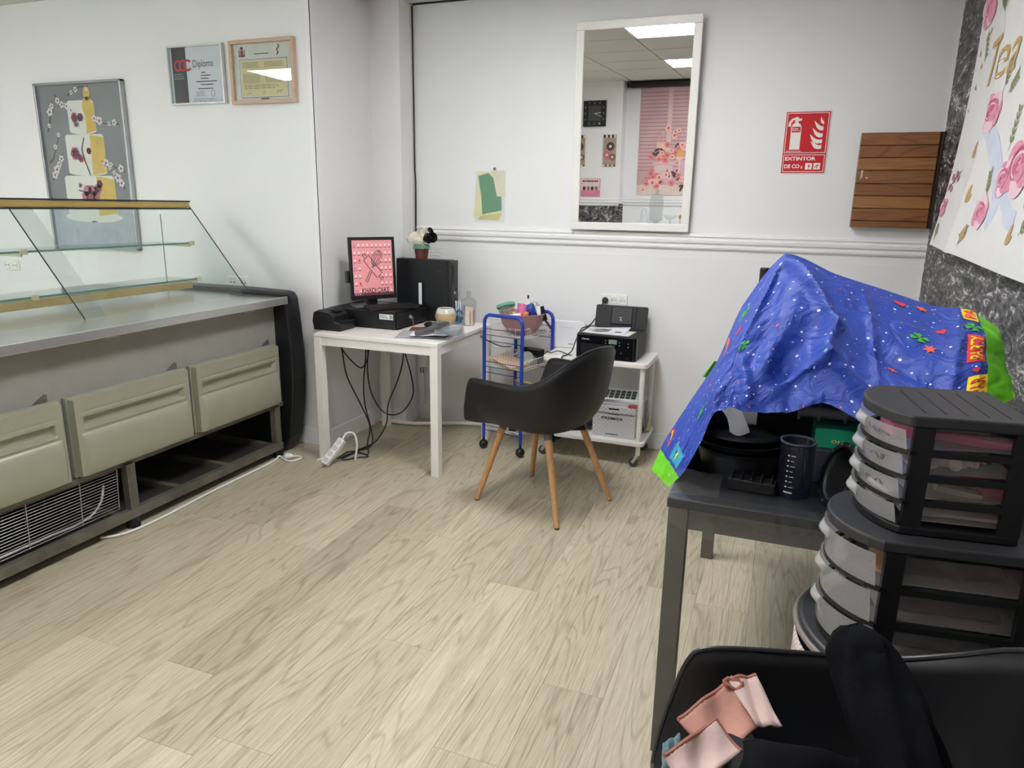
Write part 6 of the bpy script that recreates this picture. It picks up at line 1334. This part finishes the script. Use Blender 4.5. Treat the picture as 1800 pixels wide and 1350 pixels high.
def inner(u, v):
    p = sleeve(u, 0.02+0.16*v); c = Ps[0]*(1-0.1)+Ps[1]*0.1; return c+(p-c)*0.5
ob('sleeve_lining', W(jk).grid(inner, 24, 6, True), mt('lining_dark', (12, 12, 14), 0.9), jk, True)
def heap(u, v):
    x = -0.17+0.43*u; y = -0.25+0.50*v; e = min(u, 1-u, v, 1-v)*2
    z = 0.47+0.13*min(1, e*2.4)**0.8*(0.55+0.45*math.sin(PI*(0.2+0.7*v)))+0.022*math.sin(9*u+5*v)+0.014*math.sin(17*v-6*u)+0.02*NZ.noise(V((u*5, v*5, 8)))
    return MC @ V((x, y, max(0.455, z)))
ob('body', W(jk).grid(heap, 44, 48), jm, jk, True)
def cuff(u, v):
    p = V((-0.02, 1.075, 0.56)); q = V((0.06, 1.02, 0.585)); c = p+(q-p)*v; ax = (q-p).normalized(); e1 = ax.cross(V((0, 0, 1))).normalized(); e2 = ax.cross(e1); a = 2*PI*u
    return c+e1*(0.045*math.cos(a))+e2*(0.026*math.sin(a))
ob('cuff', W(jk).grid(cuff, 24, 8, True), jm2, jk, True, solid=0.004)
for k, pts in enumerate(([(0.02, 0.93, 0.60), (0.10, 0.97, 0.615), (0.18, 0.97, 0.61), (0.26, 0.95, 0.60)], [(0.0, 0.88, 0.585), (0.09, 0.91, 0.60), (0.18, 0.90, 0.60)])): ob('fold', W(jk).tube(pts, [0.012, 0.02, 0.02, 0.012][:len(pts)], 10, sm=6), jm, jk, True)
tr2 = thing('folded_trousers', 'dusty pink folded trousers with darker seams at the front of the foreground chair', 'trousers', (-0.03, 1.09, 0.5))
pk1 = mt('trouser_pink', (184, 134, 120), 0.8, var=0.08, bump=0.12, bscale=120); pk2 = mt('trouser_pale', (202, 176, 168), 0.8, var=0.05, bump=0.1, bscale=120); pk3 = mt('trouser_seam', (150, 96, 82), 0.8)
def quad(A, B_, C_, D, bend=0.01):
    A, B_, C_, D = V(A), V(B_), V(C_), V(D); n = (B_-A).cross(D-A).normalized()
    return lambda u, v: (A*(1-u)+B_*u)*(1-v)+(D*(1-u)+C_*u)*v+n*(bend*math.sin(PI*u)*math.sin(PI*v)+0.004*math.sin(11*u+5*v))
# world quads: waistband fold, leg, pale lining
q1 = quad((-0.088, 1.055, 0.610), (-0.012, 1.178, 0.625), (0.050, 1.125, 0.60), (-0.015, 1.015, 0.585), 0.012)
q2 = quad((-0.098, 0.975, 0.600), (-0.030, 1.062, 0.620), (0.015, 1.03, 0.60), (-0.055, 0.945, 0.575), 0.012)
q3 = quad((-0.020, 1.165, 0.632), (0.028, 1.180, 0.640), (0.075, 1.11, 0.605), (0.035, 1.10, 0.60), 0.008)
ob('waist_fold', W(tr2).grid(q1, 14, 10), pk1, tr2, True, solid=0.006); ob('leg_fold', W(tr2).grid(q2, 14, 10), pk2, tr2, True, solid=0.006); ob('inner_fold', W(tr2).grid(q3, 10, 8), pk2, tr2, True, solid=0.005)
ob('bundle', W(tr2).lathe([(0.0005, -1), (0.75, -0.9), (1.0, -0.4), (1.0, 0.4), (0.8, 0.9), (0.0005, 1.0)], (0, 0, 0), 20, T(-0.005, 1.075, 0.520) @ RZ(0.5) @ M.Diagonal((0.062, 0.085, 0.060, 1))), pk2, tr2, True)
for f_ in (q1, q2, q3): ob('seam', W(tr2).tube([tuple(f_(i/10, 0.0)) for i in range(11)], 0.0042, 6), pk3, tr2, True)
for f_ in (q1, q2): ob('seam', W(tr2).tube([tuple(f_(1.0, i/8)) for i in range(9)], 0.0038, 6), pk3, tr2, True)
ob('turned_hem', W(tr2).tube([tuple(q3(0.1+0.3*math.cos(a), 0.12+0.10*math.sin(a))) for a in [i*2*PI/12 for i in range(12)]], 0.004, 6, True), pk3, tr2, True)
single('denim_tag', G().grid(quad((-0.110, 1.050, 0.560), (-0.085, 1.07, 0.570), (-0.075, 1.03, 0.555), (-0.103, 1.005, 0.540), 0.004), 6, 6), mt('denim_teal', (92, 120, 128), 0.8), 'small blue-grey cloth corner showing beside the pink trousers', 'cloth', smooth_=True, solid=0.004)

# ================================================================ things the mirror shows behind the camera
fb = wmapb(-0.3)
ck = thing('wall_clock', 'square black wall clock with white hands seen in the mirror', 'clock', (-2.243, -0.3, 2.118))
ob('case', W(ck).box(-2.378, -2.108, -0.299, -0.272, 2.118, 2.402), mt('clock_black', (22, 24, 28), 0.3), ck, bevel=0.004)
fc = wmapb(-0.2715); g = W(ck); g.flat(rect(-2.32, -2.166, 2.18, 2.345), fc, 0.3); ob('dial', g, mt('dial_grey', (70, 72, 76), 0.5), ck)
for k in range(12):
    q = k*PI/6; m_ = max(abs(math.cos(q)), abs(math.sin(q))); x = -2.243+0.108*math.cos(q)/m_; z = 2.262+0.112*math.sin(q)/m_
    g = W(ck); text(g, str((14-k) % 12+1 if False else [3, 4, 5, 6, 7, 8, 9, 10, 11, 12, 1, 2][k]), x-0.011, x+0.011, z-0.012, z+0.012, lambda a, b_, l, x=x: fc(2*x-a, b_, l), 1); ob('numeral', g, mt('numeral_grey', (150, 152, 156), 0.4), ck)
for a, L, w in ((0.15, 0.075, 0.006), (-0.35, 0.095, 0.004), (2.2, 0.05, 0.008)):
    g = W(ck); stroke(g, [(-2.243, 2.258), (-2.243+L*math.cos(a), 2.258+L*math.sin(a))], w, fc, 3); ob('hand', g, mt('hand_white', (230, 230, 230), 0.4) if w < 0.007 else mt('hand_red', (150, 50, 70), 0.4), ck)
for x0, x1, l in ((-2.50, -2.352, 'wooden plaque of painted doughnuts cut by the mirror frame'), (-2.130, -1.977, 'wooden plaque of painted pink doughnuts below the clock')):
    pq = thing('doughnut_plaque', l, 'plaque', ((x0+x1)/2, -0.3, 1.672), 0, 'doughnut plaques seen in the mirror')
    ob('board', W(pq).box(x0, x1, -0.2995, -0.288, 1.672, 2.027), mt('plaque_tan', (170, 150, 132), 0.6, var=0.15), pq, bevel=0.002)
    fp_ = wmapb(-0.2875); g = W(pq); xm = (x0+x1)/2
    for k in range(6): g.mat(k % 2).flat(rect(x0+0.003+0.0245*k, x0+0.0275+0.0245*k, 1.99, 2.024), fp_, 0.5); g.mat((k+1) % 2).flat(circ(x0+0.015+0.0245*k, 1.682, 0.011, 8), fp_, 0.5)
    for x, z, r, c in ((xm+0.01, 1.895, 0.048, 0), (xm-0.03, 1.80, 0.042, 2), (xm+0.035, 1.775, 0.04, 3)):
        g.mat(c).flat(circ(x, z, r, 18), fp_, 1); g.mat(1).flat(circ(x, z, r*0.36, 12), fp_, 2)
        for j in range(8): g.mat(1).flat(circ(x+r*0.68*math.cos(j*0.8), z+r*0.68*math.sin(j*0.8), r*0.07, 5), fp_, 2)
    ob('painting', g, [mt('paint_dark', (60, 44, 46), 0.6), mt('paint_cream', (226, 206, 196), 0.6), mt('paint_pink', (204, 96, 116), 0.6), mt('paint_brown', (130, 96, 76), 0.6)], pq)
sg2 = thing('bakery_plaque', 'small pink metal plaque with cupcakes seen low in the mirror', 'plaque', (-2.274, -0.3, 1.323)); ob('plate', W(sg2).box(-2.395, -2.153, -0.2995, -0.294, 1.323, 1.533), mt('plaque_pink', (214, 130, 154), 0.4, var=0.06), sg2, bevel=0.002)
fp_ = wmapb(-0.2935); g = W(sg2); g.mat(0).flat(rect(-2.388, -2.160, 1.40, 1.527), fp_, 0.5)
for k in range(4): g.mat(1 if k % 2 else 2).flat(circ(-2.35+0.05*k, 1.42, 0.02, 10, 0.024), fp_, 1)
bars(g.mat(2), -2.37, -2.18, 1.49, 1.515, 1, fp_, 1, 0.7, 0, 2); ob('painting', g, [mt('paint_blush', (232, 200, 204), 0.5), mt('paint_green', (110, 120, 96), 0.6), mt('paint_dark', (60, 44, 46))], sg2)
# backdrop of roses with its black rod
bd = thing('photo_backdrop', 'photo backdrop of pink shutters and roses seen in the mirror', 'backdrop', (-1.40, -0.5, 1.34)); fq = wmapb(-0.494)
ob('sheet', W(bd).box(-1.755, -1.05, -0.499, -0.495, 1.34, 2.54), mt('shutter_pink', (206, 170, 172), 0.6, var=0.12, scale=3), bd)
g = W(bd); bdm = [mt('slat_line', (168, 128, 134), 0.6), mt('shutter_stile', (222, 192, 192), 0.6), mt('rose_coral', (226, 138, 134), 0.6, var=0.15, scale=40), mt('rose_light', (240, 188, 178), 0.6), mt('leaf_dark', (84, 70, 62), 0.6), mt('drawer_mauve', (214, 176, 190), 0.6), mt('gold_lamp', (226, 170, 90), 0.5), mt('plank_pale', (222, 202, 190), 0.6), mt('rose_core', (196, 96, 100), 0.6)]
for k in range(22): g.mat(0).flat(rect(-1.745, -1.43, 1.62+0.041*k, 1.629+0.041*k), fq, 0.5); g.flat(rect(-1.38, -1.06, 1.62+0.041*k, 1.629+0.041*k), fq, 0.5)
g.mat(1).flat(rect(-1.43, -1.38, 1.60, 2.54), fq, 1); g.mat(7).flat(rect(-1.755, -1.05, 1.342, 1.46), fq, 1)
g.mat(5).flat(rect(-1.56, -1.33, 1.50, 1.70), fq, 2); g.mat(1).flat(rect(-1.575, -1.315, 1.70, 1.715), fq, 2.5); g.flat(rect(-1.545, -1.35, 1.53, 1.68), fq, 2.5); g.mat(5).flat(rect(-1.27, -1.06, 1.52, 1.72), fq, 2)
g.mat(6).flat(rect(-1.30, -1.23, 1.78, 1.92), fq, 3); g.mat(3).flat(circ(-1.265, 1.76, 0.045, 12, 0.02), fq, 3.2); g.flat(rect(-1.275, -1.255, 1.60, 1.76), fq, 3)
for x in (-1.52, -1.47, -1.42): g.mat(3); stroke(g, [(x, 1.80), (x, 1.98), (-1.47, 2.06)], 0.006, fq, 2)
g.mat(3).flat(rect(-1.54, -1.40, 1.86, 1.94), fq, 1.8)
rr = random.Random(44)
for (x, z, r, n) in ((-1.46, 1.78, 0.14, 22), (-1.32, 1.85, 0.10, 10), (-1.14, 1.90, 0.12, 12), (-1.60, 1.48, 0.16, 26), (-1.30, 1.52, 0.14, 20), (-1.12, 1.48, 0.12, 14), (-1.36, 2.05, 0.07, 8)):
    for k in range(n):
        a, b_ = x+rr.gauss(0, r*0.5), z+rr.gauss(0, r*0.35); q = rr.uniform(0.02, 0.042)
        if -1.74 < a-q and a+q < -1.06 and b_-q > 1.35:
            if rr.random() < 0.25: g.mat(4).flat(circ(a, b_, q, 6, q*0.4, rr.uniform(0, 3)), fq, 3.5+0.1*k)
            else:
                g.mat(2 if rr.random() < 0.55 else 3).flat(circ(a, b_, q, 9), fq, 4+0.15*k); g.mat(8).flat(circ(a, b_, q*0.4, 6), fq, 4.08+0.15*k)
ob('print', g, bdm, bd)
rd = thing('backdrop_rod', 'black roller case above the backdrop seen in the mirror', 'roller', (-1.40, -0.47, 2.53)); ob('case', W(rd).box(-1.88, -0.9, -0.499, -0.40, 2.535, 2.60), blackp, rd, bevel=0.02, seg=3); ob('end_cap', W(rd).box(-1.90, -1.881, -0.495, -0.405, 2.54, 2.595), blackp, rd, bevel=0.006)
# sideboard with glassware below it
sb = thing('sideboard', 'white sideboard along the wall below the backdrop', 'sideboard', (-1.37, -0.28, 0))
ob('body', W(sb).box(-1.86, -0.88, -0.478, -0.09, 0.06, 0.99), dw, sb); ob('top', W(sb).box(-1.87, -0.87, -0.478, -0.075, 0.9905, 1.012), dw, sb, bevel=0.003); ob('plinth', W(sb).box(-1.84, -0.90, -0.47, -0.12, 0, 0.0595), blackp, sb)
for x in (-1.855, -1.365): d_ = ob('door', W(sb).box(x, x+0.48, -0.0898, -0.072, 0.07, 0.985), dw, sb, bevel=0.002); ob('handle', W(sb).box(x+0.235, x+0.245, -0.0715, -0.055, 0.6, 0.72), al, d_)
ZS = 1.0125
j1 = thing('apothecary_jar', 'tall lidded glass jar on the sideboard seen in the mirror', 'jar', (-1.452, -0.2, ZS)); ob('jar_body', G().lathe([(0.0005, 0.0), (0.05, 0.0), (0.02, 0.03), (0.07, 0.06), (0.078, 0.28), (0.07, 0.30)], n=24), jg, j1, True); ob('lid', G().lathe([(0.075, 0.30), (0.06, 0.34), (0.015, 0.36), (0.022, 0.39), (0.0005, 0.41)], n=20), jg, j1, True)
j2 = thing('cake_stand', 'footed glass dish on the sideboard seen in the mirror', 'dish', (-1.288, -0.2, ZS)); ob('bowl', G().lathe([(0.0005, 0.07), (0.05, 0.075), (0.085, 0.115), (0.088, 0.118)], n=24), jg, j2, True); ob('foot', G().lathe([(0.05, 0.0), (0.012, 0.015), (0.010, 0.06), (0.03, 0.072)], n=20), jg, j2, True)
j3 = thing('candle_holder', 'pale blue lantern on the sideboard seen in the mirror', 'lantern', (-1.595, -0.2, ZS)); ob('body', G().lathe([(0.0005, 0), (0.05, 0), (0.05, 0.02), (0.035, 0.03), (0.038, 0.12), (0.024, 0.165), (0.0005, 0.165)], n=8), mt('lantern_pale', (214, 222, 226), 0.4), j3); ob('loop', G().tube([(0.02*math.cos(q), 0, 0.165+0.022*math.sin(q)) for q in [i*PI/8 for i in range(9)]], 0.003, 6), al, j3)
j4 = thing('gold_tin', 'gold lidded tin on the sideboard seen in the mirror', 'tin', (-1.14, -0.2, ZS)); ob('body', G().lathe([(0.0005, 0), (0.04, 0), (0.05, 0.09), (0.0005, 0.09)], n=20), mt('tin_white', (220, 216, 204), 0.4), j4, True); ob('lid', G().lathe([(0.053, 0.085), (0.054, 0.11), (0.03, 0.13), (0.0005, 0.135)], n=20), mt('tin_gold', (206, 168, 84), 0.35, 0.5), j4, True)
